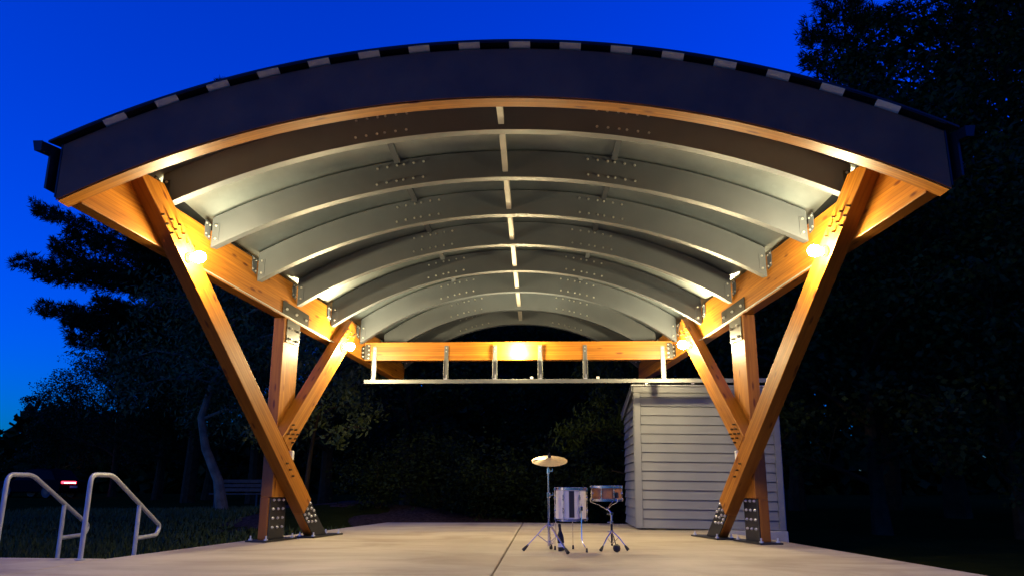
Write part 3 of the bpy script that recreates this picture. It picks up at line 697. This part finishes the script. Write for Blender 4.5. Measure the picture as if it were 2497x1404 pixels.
# cymbal tilted toward the audience
cc = cs + Vector((0.016, -0.02, 0.985)); q = Matrix.Rotation(radians(19), 3, 'X') @ Matrix.Rotation(radians(0), 3, 'Y')
C_ = thing('cymbal', 'golden bronze crash cymbal tilted forward on the tripod stand', 'cymbal', cc)
b = MB(); b.lathe([(0.006, 0.030), (0.03, 0.026), (0.045, 0.012), (0.055, 0.008), (0.12, 0.0), (0.2005, -0.014), (0.2005, -0.0155), (0.12, -0.002), (0.05, 0.005), (0.006, 0.027)], cc, 48, q); b.build('disc', 'bronze', C_, smooth=True)
b = MB(); b.lathe([(0.018, 0.028), (0.02, 0.036), (0.018, 0.046), (0.008, 0.047), (0.006, 0.075)], cc, 14, q); b.build('felt_and_wingnut', 'rubber', C_, smooth=True)
b = MB(); p = cc + q @ Vector((-0.160, -0.008, -0.0045)); b.box(p, (0.055, 0.018, 0.003), q @ Matrix.Rotation(radians(-5), 3, 'Y')); b.build('printed_mark', 'rubber', C_)

def drum(name, label, c, R, z0, z1, shell, nl, legs=None, tall=True):
    D = thing(name, label, 'drum', (c[0], c[1], 0))
    c = Vector((c[0], c[1], 0)); n = 40
    b = MB(); b.lathe([(R, z0 + 0.012), (R, z1 - 0.012)], c, n); b.build('shell', shell, D, smooth=True)
    for z, nm in ((z1, 'top_hoop'), (z0, 'bottom_hoop')):
        b = MB(); b.lathe([(R + 0.003, z - 0.016), (R + 0.014, z - 0.016), (R + 0.014, z - 0.010), (R + 0.008, z - 0.008), (R + 0.008, z + 0.008), (R + 0.014, z + 0.012), (R + 0.003, z + 0.013), (R + 0.003, z - 0.016)], c, n)
        h = b.build(nm, 'chrome', D, smooth=True)
        b = MB(); zz_ = z + (0.002 if nm == 'top_hoop' else -0.002); b.lathe([(R + 0.001, zz_ - 0.003), (R + 0.001, zz_ + 0.003)], c, n); b.build('drumhead', 'drumhead', h)
    for i in range(nl):
        a = 2 * pi * (i + 0.5) / nl - pi / 2; e = Vector((cos(a), sin(a), 0)); p = c + e * (R + 0.012)
        b = MB(); b.cyl(p + Vector((0, 0, z0 - 0.004)), p + Vector((0, 0, z1 + 0.012)), 0.0035, 6)
        for z in ((z0 + 0.01, z1 - 0.008)): b.box(p + Vector((0, 0, z)), (0.018, 0.018, 0.026), Matrix.Rotation(a, 3, 'Z'))
        for z in ((z0 + 0.10, z1 - 0.10) if tall else ((z0 + z1) / 2,)): b.tube([c + e * (R - 0.002) + Vector((0, 0, z)), c + e * (R + 0.02) + Vector((0, 0, z))], [0.013, 0.009], 10); b.cyl(p + Vector((0, 0, z - 0.03)), p + Vector((0, 0, z + 0.03)), 0.008, 8)
        b.build('lug', 'chrome', D, smooth=True)
    return D, c
tomc = (0.728, 9.22); TR = 0.170
D, c = drum('floor_tom', 'cream floor tom drum with a black stripe on three thin legs', tomc, TR, 0.335, 0.672, 'cream', 6)
b = MB(); V = []; 
a0 = -pi / 2 + 0.02
for i in range(5):
    a = a0 - 0.17 + 0.34 * i / 4
    for z in (0.36, 0.645):
        for r in (TR - 0.001, TR + 0.0025): V.append((c.x + r * cos(a), c.y + r * sin(a), z))
F = []
for i in range(4):
    for (p_, q_) in ((0, 1), (1, 3), (3, 2), (2, 0)): F.append((i * 4 + p_, i * 4 + q_, i * 4 + 4 + q_, i * 4 + 4 + p_))
F += [(0, 1, 3, 2), (16, 18, 19, 17)]
b.add(V, F); b.build('black_stripe', 'rubber', D)
for fx, fy in ((0.885, 8.99), (0.752, 9.43), (0.545, 9.31)):
    f = Vector((fx, fy, 0.0)); u = (f - c); u.z = 0; u.normalize(); p = c + u * (TR + 0.022)
    b = MB(); b.tube([p + Vector((0, 0, 0.50)), p + Vector((0, 0, 0.14)), p + u * 0.012 + Vector((0, 0, 0.10)), f + Vector((0, 0, 0.03))], 0.0055, 8); lg = b.build('leg', 'chrome', D, smooth=True)
    b = MB(); b.tube([f + Vector((0, 0, 0.045)), f + Vector((0, 0, 0.001))], [0.009, 0.014], 10); b.build('rubber_foot', 'rubber', lg, smooth=True)
    b = MB(); b.box(p - u * 0.006 + Vector((0, 0, 0.455)), (0.032, 0.032, 0.05), Matrix.Rotation(atan2(u.y, u.x), 3, 'Z')); b.build('leg_bracket', 'chrome', lg, bevel=0.004)
SNC = (1.14, 9.32)
D, c = drum('snare_drum', 'orange shell snare drum with chrome lugs resting on a low stand', SNC, 0.172, 0.548, 0.692, 'copper', 8, tall=False)
b = MB(); b.box(c + Vector((0.10, -0.155, 0.60)), (0.035, 0.03, 0.06), Matrix.Rotation(-0.6, 3, 'Z')); b.build('strainer', 'rubber', D, bevel=0.004)
sc_ = Vector((1.185, 9.30, 0))
S = thing('snare_stand', 'low chrome snare stand with basket arms and black rubber feet', 'drum stand', sc_)
b = MB(); b.tube([sc_ + Vector((0, 0, 0.05)), sc_ + Vector((0, 0, 0.30))], 0.0125, 12); b.build('lower_pole', 'blacksteel', S, smooth=True)
b = MB(); b.tube([sc_ + Vector((0, 0, 0.29)), sc_ + Vector((0, 0, 0.40)), sc_ + Vector((-0.04, 0, 0.45)), c + Vector((0, 0, 0.47))], 0.009, 10); b.build('upper_pole', 'chrome', S, smooth=True)
for z in (0.30, 0.395, 0.20): 
    b = MB(); b.cyl(sc_ + Vector((0, 0, z - 0.016)), sc_ + Vector((0, 0, z + 0.016)), 0.019, 12); b.box(sc_ + Vector((-0.03, 0, z)), (0.035, 0.012, 0.014)); b.build('clamp', 'chrome', S, bevel=0.002)
for i in range(3):
    a = -pi / 2 + 2 * pi * i / 3 + 0.6; e = Vector((cos(a), sin(a), 0))
    b = MB(); b.tube([c + Vector((0, 0, 0.44)), c + e * 0.09 + Vector((0, 0, 0.495)), c + e * 0.185 + Vector((0, 0, 0.523)), c + e * 0.192 + Vector((0, 0, 0.56))], 0.006, 8); b.build('basket_arm', 'chrome', S, smooth=True)
for fx, fy, fr in ((1.05, 9.13, 0.02), (1.35, 9.22, 0.02), (1.215, 9.06, 0.042)):
    f = Vector((fx, fy, fr)); d = f - sc_; d.z = 0; k = sc_ + d * 0.45 + Vector((0, 0, 0.14))
    b = MB(); b.tube([sc_ + d * 0.06 + Vector((0, 0, 0.20)), k, f], 0.0065, 8); lg = b.build('leg', 'chrome', S, smooth=True)
    b = MB(); b.tube([k, sc_ + Vector((0, 0, 0.065))], 0.005, 6); b.build('brace', 'chrome', lg, smooth=True)
    b = MB()
    if fr > 0.03: b.lathe([(0.012, -0.042), (0.034, -0.03), (0.042, -0.004), (0.036, 0.026), (0.014, 0.042)], f, 16)
    else: u = (f - k).normalized(); b.tube([f - u * 0.05, f - u * 0.02, f + u * 0.012], [0.009, 0.016, 0.019], 10)
    b.build('rubber_foot', 'rubber', lg, smooth=True)
bc = Vector((0.615, 9.17, 0)); Mb = Matrix.Translation(bc) @ Matrix.Rotation(radians(-4), 4, 'Y')
B_ = bpy.data.objects.new('drink_bottle', None); B_.empty_display_size = 0.1; link(B_, None, Mb); tag(B_, 'slim black bottle on the floor beside the cymbal stand leg', 'bottle')
b = MB(); b.lathe([(0.034, 0.004), (0.037, 0.012), (0.037, 0.14), (0.030, 0.18), (0.015, 0.215), (0.014, 0.255)], (0, 0, 0), 20); b.build('body', 'rubber', B_, Mb, smooth=True, local=True)
b = MB(); b.lathe([(0.0378, 0.045), (0.0378, 0.085)], (0, 0, 0), 20); b.build('label_band', 'whiteplastic', B_, Mb, smooth=True, local=True)
b = MB(); b.lathe([(0.016, 0.256), (0.016, 0.285), (0.010, 0.29)], (0, 0, 0), 14); b.build('cap', 'rubber', B_, Mb, smooth=True, local=True)

# ------------------------------------------------------------------ far things on the lawn: bench, car, lamps
BX, BY = -9.75, 26.6; bzg = gz(BX, BY)
B_ = thing('park_bench', 'faint wooden park bench behind the pale leaning tree trunk', 'bench', (BX, BY, bzg))
for i in range(3):
    b = MB(); b.box((BX, BY - 0.18 + 0.15 * i, bzg + 0.45), (1.8, 0.12, 0.04)); b.build('seat_slat', 'benchwood', B_, bevel=0.004)
    b = MB(); b.box((BX, BY + 0.22 + 0.03 * i, bzg + 0.58 + 0.14 * i), (1.8, 0.035, 0.11)); b.build('back_slat', 'benchwood', B_, bevel=0.004)
for sx in (-0.7, 0.7):
    for dy, h in ((-0.18, 0.43), (0.22, 0.92)):
        b = MB(); b.box((BX + sx, BY + dy, bzg + h / 2), (0.06, 0.06, h)); b.build('leg', 'blacksteel', B_)
    b = MB(); b.box((BX + sx, BY + 0.02, bzg + 0.40), (0.05, 0.44, 0.05)); b.build('seat_rail', 'blacksteel', B_)

cz = gz(-26, 42)
CRM = Matrix.Translation((-26.95, 43.0, cz + 0.02)) @ Matrix.Rotation(radians(166), 4, 'Z')
CAR = bpy.data.objects.new('parked_car', None); link(CAR, None, CRM); tag(CAR, 'dark car far across the lawn with a glowing red tail light', 'car')
def cl(b, name, mat, parent=None, **k): return b.build(name, mat, parent or CAR, CRM, local=True, **k)
def hull(prof, w, yt=1.0):
    b = MB(); n = len(prof); V = [(x, -w * (1 - (z > 0.95) * yt), z) for x, z in prof] + [(x, w * (1 - (z > 0.95) * yt), z) for x, z in prof]
    b.add(V, [tuple(range(n)), tuple(range(n, 2 * n))[::-1]] + [(i, (i + 1) % n, n + (i + 1) % n, n + i) for i in range(n)]); return b
cl(hull([(-2.15, 0.32), (-2.2, 0.55), (-2.15, 0.88), (-1.5, 0.94), (0.9, 0.94), (1.9, 0.82), (2.2, 0.66), (2.22, 0.42), (2.1, 0.28), (-2.0, 0.26)], 0.90, 0.0), 'body', 'carpaint', bevel=0.05, smooth=True)
cl(hull([(-1.75, 0.90), (-1.25, 1.42), (-0.3, 1.50), (0.35, 1.44), (1.15, 0.90)], 0.78, 0.14), 'cabin', 'glass', bevel=0.04, smooth=True)
b = MB(); b.prism([(-1.2, -0.66, 1.44), (-0.3, -0.66, 1.52), (0.3, -0.66, 1.46), (0.3, -0.66, 1.42), (-0.3, -0.66, 1.48), (-1.2, -0.66, 1.40)], (0, 1.32, 0)); cl(b, 'roof', 'carpaint', bevel=0.01)
for x in (-1.35, 1.38):
    for sy in (-1, 1):
        b = MB(); b.tube([(x, sy * 0.72, 0.32), (x, sy * 0.92, 0.32)], 0.32, 20); w_ = cl(b, 'wheel', 'rubber', smooth=True)
        b = MB(); b.tube([(x, sy * 0.90, 0.32), (x, sy * 0.93, 0.32)], [0.19, 0.17], 14); b.build('rim', 'blacksteel', w_, CRM, local=True)
b = MB(); b.box((-2.19, 0.35, 0.79), (0.05, 0.95, 0.12)); cl(b, 'tail_light', 'tail', bevel=0.01)
b = MB(); b.box((-2.21, 0.30, 0.76), (0.035, 0.75, 0.03)); cl(b, 'tail_glare_core', 'tailcore')  # paler glowing strip imitating the glare at the tail light's centre
b = MB(); b.box((-2.20, 0, 0.56), (0.02, 0.5, 0.11)); cl(b, 'number_plate', 'whiteplastic')
for (x, z, lb) in ((-26.918, 1.344, 'highest of the three right of the red tail light'), (-26.742, 1.117, 'middle one of the three right of the red tail light'), (-26.308, 0.755, 'lowest of the three right of the red tail light'), (-24.12, 0.962, 'under the bend of the handrail nearer the band shell'), (-28.9, 1.05, 'under the top bend of the leftmost handrail')):
    y = 45.0; zg = gz(x, y)
    Lp = thing('garden_lamp', 'tiny far white lamp, ' + lb, 'lamp', (x, y, zg), 'far white lamps')
    b = MB(); b.cyl((x, y, zg), (x, y, z - 0.04), 0.025, 8); b.build('post', 'blacksteel', Lp)
    b = MB(); b.lathe([(0.02, -0.05), (0.055, -0.02), (0.055, 0.02), (0.02, 0.05)], (x, y, z), 12); b.build('head', 'farlamp', Lp, smooth=True)

# ------------------------------------------------------------------ trees and plants
rng = np.random.default_rng(11)
def np_mesh(name, V, Q, mat):
    me = bpy.data.meshes.new(name); V = np.asarray(V, np.float32); Q = np.asarray(Q, np.int32)
    me.vertices.add(len(V)); me.vertices.foreach_set('co', V.ravel()); k = Q.shape[1]
    me.loops.add(Q.size); me.loops.foreach_set('vertex_index', Q.ravel())
    me.polygons.add(len(Q)); me.polygons.foreach_set('loop_start', np.arange(0, Q.size, k, dtype=np.int32))
    me.materials.append(M[mat]); me.update(calc_edges=True); me.validate(); return me
def rot_rand(n, flat=0.0):
    a = rng.normal(size=(n, 3)); a[:, 2] *= (1 - flat); a /= np.linalg.norm(a, axis=1)[:, None] + 1e-9
    b = rng.normal(size=(n, 3)); b -= (b * a).sum(1)[:, None] * a; b /= np.linalg.norm(b, axis=1)[:, None] + 1e-9
    return a, b
def leaves(P, L, Wd, flat=0.3, droop=0.0):
    n = len(P); a, b = rot_rand(n, flat); a[:, 2] -= droop; s = rng.uniform(0.6, 1.25, n)[:, None]
    V = np.stack([P - a * L * s * 0.5, P + b * Wd * s * 0.5, P + a * L * s * 0.5, P - b * Wd * s * 0.5], 1).reshape(-1, 3)
    return V, np.arange(4 * n).reshape(-1, 4)
def tree_mesh(mb, name, mat):
    o = mb.build(name, mat, None, smooth=True); me = o.data; bpy.data.objects.remove(o); return me
def broadleaf(h, crown_r, base, seed, nlimb=9, nclump=150, per=95, leaf=(0.17, 0.11), lean=(0, 0), mat='leaf', bark='bark', tr=None, droop=0.0, clr=(0.45, 0.95)):
    r = random.Random(seed); mb = MB(); tr = tr or h * 0.018 + 0.05
    path = []; n = 8
    for i in range(n + 1):
        f = i / n; path.append(Vector((lean[0] * f * f + h * (0.045 if bark == 'palebark' else 0.012) * (sin((9 if bark == 'palebark' else 3) * f + seed) - sin(seed)), lean[1] * f * f + 0.1 * h * 0.10 * cos(4 * f + seed), h * 0.82 * f)))
    mb.tube(path, [tr * (1.25 if i == 0 else 1) * (1 - 0.85 * i / n) for i in range(n + 1)], 9)
    ends = []
    for i in range(nlimb):
        f = base / (h * 0.82) + (1 - base / (h * 0.82)) * (i + 0.3) / nlimb * 0.95; f = min(f, 0.97)
        p = path[int(f * n)].lerp(path[min(n, int(f * n) + 1)], f * n - int(f * n)); az = i * 2.4 + r.uniform(-.4, .4)
        up = 0.25 + 0.7 * f; ln = crown_r * (0.95 - 0.45 * max(0, f - 0.4)) * r.uniform(0.75, 1.1)
        d = Vector((cos(az), sin(az), up)); q = [p + d * ln * t + Vector((r.uniform(-.1, .1), r.uniform(-.1, .1), -droop * 1.5 * t * t)) * ln * (1 if t else 0) for t in (0, 0.35, 0.7, 1.0)]
        mb.tube(q, [tr * 0.42 * (1 - 0.6 * f), tr * 0.28, tr * 0.16, tr * 0.05], 6); ends += q[1:]
        for j in range(3):
            o = q[1].lerp(q[3], r.uniform(0, 0.8)); e = o + Vector((r.uniform(-1, 1), r.uniform(-1, 1), r.uniform(-0.1, 0.8) - droop)) * ln * 0.42
            mb.tube([o, o.lerp(e, 0.5) + Vector((0, 0, 0.08)), e], [tr * 0.13, tr * 0.08, tr * 0.03], 5); ends += [o.lerp(e, 0.6), e]
    trunk = tree_mesh(mb, name_trunk, bark)
    E = np.array([tuple(e) for e in ends]); idx = rng.integers(0, len(E), nclump)
    cen = E[idx] + rng.normal(size=(nclump, 3)) * crown_r * np.array([0.16, 0.16, 0.12])
    cen[:, 2] = np.maximum(cen[:, 2], base * 0.85)
    rad = rng.uniform(0.13, 0.27, nclump) * crown_r
    P = np.repeat(cen, per, 0); d = rng.normal(size=P.shape); d /= np.linalg.norm(d, axis=1)[:, None]
    P = P + d * (rng.uniform(0, 1, len(P)) ** 0.45)[:, None] * np.repeat(rad, per)[:, None] * np.array([1, 1, 0.62 + droop])
    V, Q = leaves(P, leaf[0], leaf[1], 0.35, droop * 1.4)
    return trunk, np_mesh('crown', V, Q, mat)
name_trunk = 'trunk'
def pine(h, seed, blen, base, special=(), step=0.75, nb=5, ntuft=20, needles=10):
    r = random.Random(seed); mb = MB(); tr = h * 0.016
    mb.tube([(0.12 * sin(i), 0.1 * cos(i * 1.3), h * i / 8) for i in range(9)], [tr * (1 - 0.93 * i / 8) for i in range(9)], 9)
    T = []
    br = []
    z = base
    while z < h * 0.985:
        f = (z - base) / (h - base); L0 = blen * (1 - f) ** 0.75 * (0.55 + 0.45 * min(1, f * 4)) + 0.35; az0 = r.uniform(0, 6.3)
        for j in range(nb):
            br.append((z + r.uniform(-.25, .25), az0 + j * 2 * pi / nb + r.uniform(-.3, .3), L0 * r.uniform(0.55, 1.15), r.uniform(-0.05, 0.22) + 0.35 * f))
        z += step * r.uniform(0.8, 1.25)
    for sp in special: br.append(sp)
    for (z, az, L, up) in br:
        d = Vector((cos(az), sin(az), 0)); sd = Vector((-sin(az), cos(az), 0))
        P = [Vector((0, 0, z)) + d * L * t + Vector((0, 0, up * L * t + 0.10 * L * (t * t - t * 0.6))) for t in (0, 0.3, 0.6, 0.85, 1.0)]
        mb.tube(P, [0.016 * L + 0.015, 0.013 * L + 0.01, 0.010 * L + 0.006, 0.012, 0.006], 5)
        nt_ = int(ntuft * (0.5 + L / 4.5))
        for q in range(nt_):
            t = 0.22 + 0.78 * r.random() ** 0.75; k = min(3, int(t * 4)); p = P[0].lerp(P[4], t); p.z = P[0].z + up * L * t + 0.10 * L * (t * t - 0.6 * t)
            w = L * 0.34 * (1.05 - t) + 0.24
            p = p + sd * r.uniform(-w, w) + d * r.uniform(-.1, .15) + Vector((0, 0, r.uniform(-0.24, 0.42)))
            T.append((p.x, p.y, p.z, d.x, d.y))
    trunk = tree_mesh(mb, 'trunk', 'bark')
    T = np.array(T); n = needles; P = np.repeat(T[:, :3], n, 0); D = np.repeat(np.c_[T[:, 3:5], np.full(len(T), 0.55)], n, 0)
    D = D * 0.75 + rng.normal(size=D.shape) * 0.75; D /= np.linalg.norm(D, axis=1)[:, None]
    S = rng.normal(size=D.shape); S -= (S * D).sum(1)[:, None] * D; S /= np.linalg.norm(S, axis=1)[:, None]
    Ln = rng.uniform(0.16, 0.34, len(P))[:, None]; wd = 0.02
    V = np.stack([P, P + D * Ln * 0.5 + S * wd, P + D * Ln, P + D * Ln * 0.5 - S * wd], 1).reshape(-1, 3)
    return trunk, np_mesh('crown', V, np.arange(len(V)).reshape(-1, 4), 'needle')
def place(meshes, name, label, cat, x, y, rz=0.0, sc=1.0, group=None):
    Mw = Matrix.Translation((x, y, gz(x, y) - 0.05)) @ Matrix.Rotation(rz, 4, 'Z') @ Matrix.Scale(sc, 4)
    t = bpy.data.objects.new(name, None); link(t, None, Mw); tag(t, label, cat, group)
    for me, nm in zip(meshes, ('trunk', 'crown')): link(bpy.data.objects.new(nm, me), t, Mw)
    return t
GT = 'dark trees around the band shell'
# big layered pine at left
special = [(10.4, pi + 0.02, 8.6, 0.30), (10.0, pi - 0.15, 7.6, 0.27), (9.3, pi + 0.25, 6.6, 0.20), (9.9, pi, 9.1, 0.045), (9.4, pi + 0.1, 7.6, 0.03), (8.0, pi, 7.6, 0.02), (7.6, pi - 0.12, 6.8, 0.04), (6.5, pi + 0.05, 6.0, 0.05), (6.0, pi - 0.3, 5.0, 0.1), (9.6, pi - .5, 5.2, .12), (8.8, pi + .6, 5.2, .1), (7.0, pi + .4, 5.4, .05)]
P1 = pine(19.5, 3, 5.2, 4.6, special, ntuft=150, needles=15)
place(P1, 'pine_tree', 'tall layered pine silhouetted against the sky left of the band shell', 'tree', -14.8, 34, 0, 1, GT)
P2 = pine(18.0, 8, 5.0, 3.0, (), 0.72, 5, 40, 12)
BL1 = broadleaf(10, 4.3, 2.0, 21, 12, 220, 120, (0.14, 0.09))
BL2 = broadleaf(13, 4.6, 2.2, 33, 13, 240, 120, (0.14, 0.09))
BL3 = broadleaf(8, 3.6, 1.0, 45, 12, 190, 85)
place(P2, 'pine_tree', 'tall open pine reaching above the right end of the roof', 'tree', 11.6, 26.5, 0.4, 1.02, GT)
place(P2, 'pine_tree', 'dark pine at the top right corner of the photo', 'tree', 15.0, 25.0, 2.1, 1.35, GT)
place(P2, 'pine_tree', 'dark pine farthest to the right beyond the roof end', 'tree', 19.0, 27.5, 4.0, 1.45, GT)
place(P2, 'pine_tree', 'shorter pine behind the layered pine on the left', 'tree', -17.6, 37.0, 1.0, 0.66, GT)
spots = [(BL2, -15.6, 38.0, 1.9, 0.86, 'dark leafy tree behind the trunk of the layered pine'),
         (BL2, -11.2, 32.0, 0.3, 0.95, 'dark leafy tree just right of the tall layered pine'),
         (BL1, -23.0, 43.0, 1.1, 0.82, 'rounded dark tree on the left skyline beside the pine'),
         (BL3, -27.5, 45.0, 2.2, 0.72, 'low dark tree at the far left edge of the skyline'),
         (BL1, -19.0, 40.0, 3.3, 0.92, 'dark tree under the left branches of the layered pine'),
         (BL2, -7.6, 29.5, 4.0, 0.86, 'dark leafy tree seen between the left struts'),
         (BL1, -4.2, 27.5, 5.1, 0.98, 'dark tree behind the left half of the cross beam'),
         (BL2, 0.6, 30.0, 0.9, 0.9, 'dark tree behind the middle of the cross beam'),
         (BL1, 4.3, 28.0, 2.6, 1.1, 'dark tree behind the right half of the cross beam'),
         (BL2, 8.2, 25.5, 1.7, 0.82, 'dark leafy tree behind the right post'),
         (BL1, 11.4, 22.0, 3.9, 1.25, 'dark leafy tree right of the right strut'),
         (BL2, 15.2, 22.5, 5.3, 1.3, 'dark leafy tree filling the right edge of the photo'),
         (BL1, 14.2, 17.5, 0.2, 1.05, 'nearest dark tree at the right edge beyond the stage'),
         (BL3, 7.6, 17.8, 2.9, 0.95, 'small dark tree just right of the storage shed'),
         (BL3, 10.2, 17.2, 4.4, 0.9, 'low dark tree on the right lawn between shed and photo edge')]
for ms, x, y, rz, s_, lb in spots: place(ms, 'leafy_tree', lb, 'tree', x, y, rz, s_, GT)
BLw = broadleaf(9.0, 3.4, 2.6, 58, 12, 170, 80, (0.17, 0.075), (-0.5, 0), 'leaf2', 'palebark', 0.16, 0.35)
place(BLw, 'leafy_tree', 'tree with a pale bent trunk on the lawn left of the struts', 'tree', -9.2, 24.0, 0, 1, GT)
BLs = broadleaf(4.6, 1.75, 1.75, 71, 11, 75, 70, (0.13, 0.065), (0.8, -0.5), 'leaf2', 'bark', 0.07, 0.30)
place(BLs, 'leafy_tree', 'small tree with lamplit drooping leaves behind the left strut', 'tree', -5.0, 18.3, 0.0, 1.0, GT)
BLd = broadleaf(5.2, 1.5, 1.2, 72, 11, 80, 80, (0.13, 0.05), (0.3, -0.3), 'leaf', 'bark', 0.06, 0.45)
place(BLd, 'leafy_tree', 'small leaning tree with drooping leaves left of the shed', 'tree', 2.3, 17.6, 2.8, 1.0, GT)
# shrubs behind the stage
def shrub_mesh(seed):
    global rng
    mb = MB(); r = random.Random(seed)
    for i in range(9):
        a = i * 2.4; mb.tube([(0.05 * cos(a), 0.05 * sin(a), 0), (0.3 * cos(a), 0.3 * sin(a), 0.6), (0.7 * cos(a), 0.7 * sin(a), r.uniform(0.9, 1.4))], [0.02, 0.014, 0.006], 5)
    st_ = tree_mesh(mb, 'stems', 'bark')
    n = 60; cen = rng.normal(size=(n, 3)) * np.array([0.5, 0.45, 0.36]) + np.array([0, 0, 0.85]); cen[:, 2] = np.clip(cen[:, 2], 0.2, 1.75)
    P = np.repeat(cen, 70, 0) + rng.normal(size=(n * 70, 3)) * 0.17
    V, Q = leaves(P, 0.12, 0.06, 0.3); return st_, np_mesh('foliage', V, Q, 'darkleaf')
SB = [shrub_mesh(5), shrub_mesh(6)]
shr = [(-3.6, 19.6, 0.85, 'leftmost low shrub on the mulch behind the stage'), (-2.3, 20.4, 1.05, 'second dark shrub from the left behind the stage'), (-1.1, 19.4, 0.95, 'third dark shrub from the left behind the stage'),
       (0.1, 20.2, 1.1, 'dark shrub behind the stage left of the cymbal'), (1.2, 19.3, 1.0, 'dark shrub behind the drums'), (2.3, 19.8, 1.1, 'rightmost dark shrub beside the shed wall')]
for i, (x, y, s_, lb) in enumerate(shr):
    Mw = Matrix.Translation((x, y, gz(x, y) - 0.03)) @ Matrix.Rotation(i * 1.3, 4, 'Z') @ Matrix.Scale(s_, 4)
    t = bpy.data.objects.new('shrub', None); link(t, None, Mw); tag(t, lb, 'shrub', 'shrubs behind the stage')
    for me, nm in zip(SB[i % 2], ('stems', 'foliage')): link(bpy.data.objects.new(nm, me), t, Mw)
# far wood that closes the horizon
n = 90000; X = rng.uniform(-65, 65, n)
def woodh(x): return 4.4 + 1.0 * np.sin(x * 0.35) + 0.7 * np.sin(x * 0.9 + 1) + 10.0 / (1 + np.exp(-(x + 12) / 1.5)) + 8.0 / (1 + np.exp(-(x - 14) / 3))
Y = rng.uniform(52, 60, n); Z = rng.uniform(0, 1, n) ** 1.15 * (woodh(X) + rng.normal(size=n) * 0.4)
V, Q = leaves(np.c_[X, Y, Z], 1.0, 0.75, 0.3)
wo = bpy.data.objects.new('far_woods', np_mesh('far_woods', V, Q, 'leaf')); link(wo); stuff(wo); tag(wo, 'far dark wood closing the horizon behind the lawn', 'woods')
# grass blades beside the stage
n = 36000; X = rng.uniform(-15, -2.6, n); Y = 8.4 + rng.uniform(0, 1, n) ** 1.3 * 17
edge = np.where(Y > 10.845, -3.447 + (Y - 10.845) * 0.1525, -3.872 + (Y - 7.97) * 0.148)
k = (X < edge - 0.05) & ~((X > -6.5) & (X < -0.5) & (Y > 17.3)) & ~((X > -5.05) & (X < -3.9) & (Y < 9.0)); X, Y = X[k], Y[k]; n = len(X)
Z = np.array([gz(a, c) for a, c in zip(X, Y)]); a = rng.uniform(0, 6.3, n); hh = rng.uniform(0.05, 0.13, n); w = 0.008 + 0.0008 * Y
P = np.c_[X, Y, Z]; dx = np.c_[np.cos(a) * w, np.sin(a) * w, np.zeros(n)]; tip = P + np.c_[rng.normal(size=n) * 0.03, rng.normal(size=n) * 0.03, hh]
V = np.stack([P - dx, P + dx, tip], 1).reshape(-1, 3)
gr = bpy.data.objects.new('grass', np_mesh('grass', V, np.arange(3 * n).reshape(-1, 3), 'grassblade')); link(gr); stuff(gr); tag(gr, 'short dark lawn grass beside the stage', 'grass')
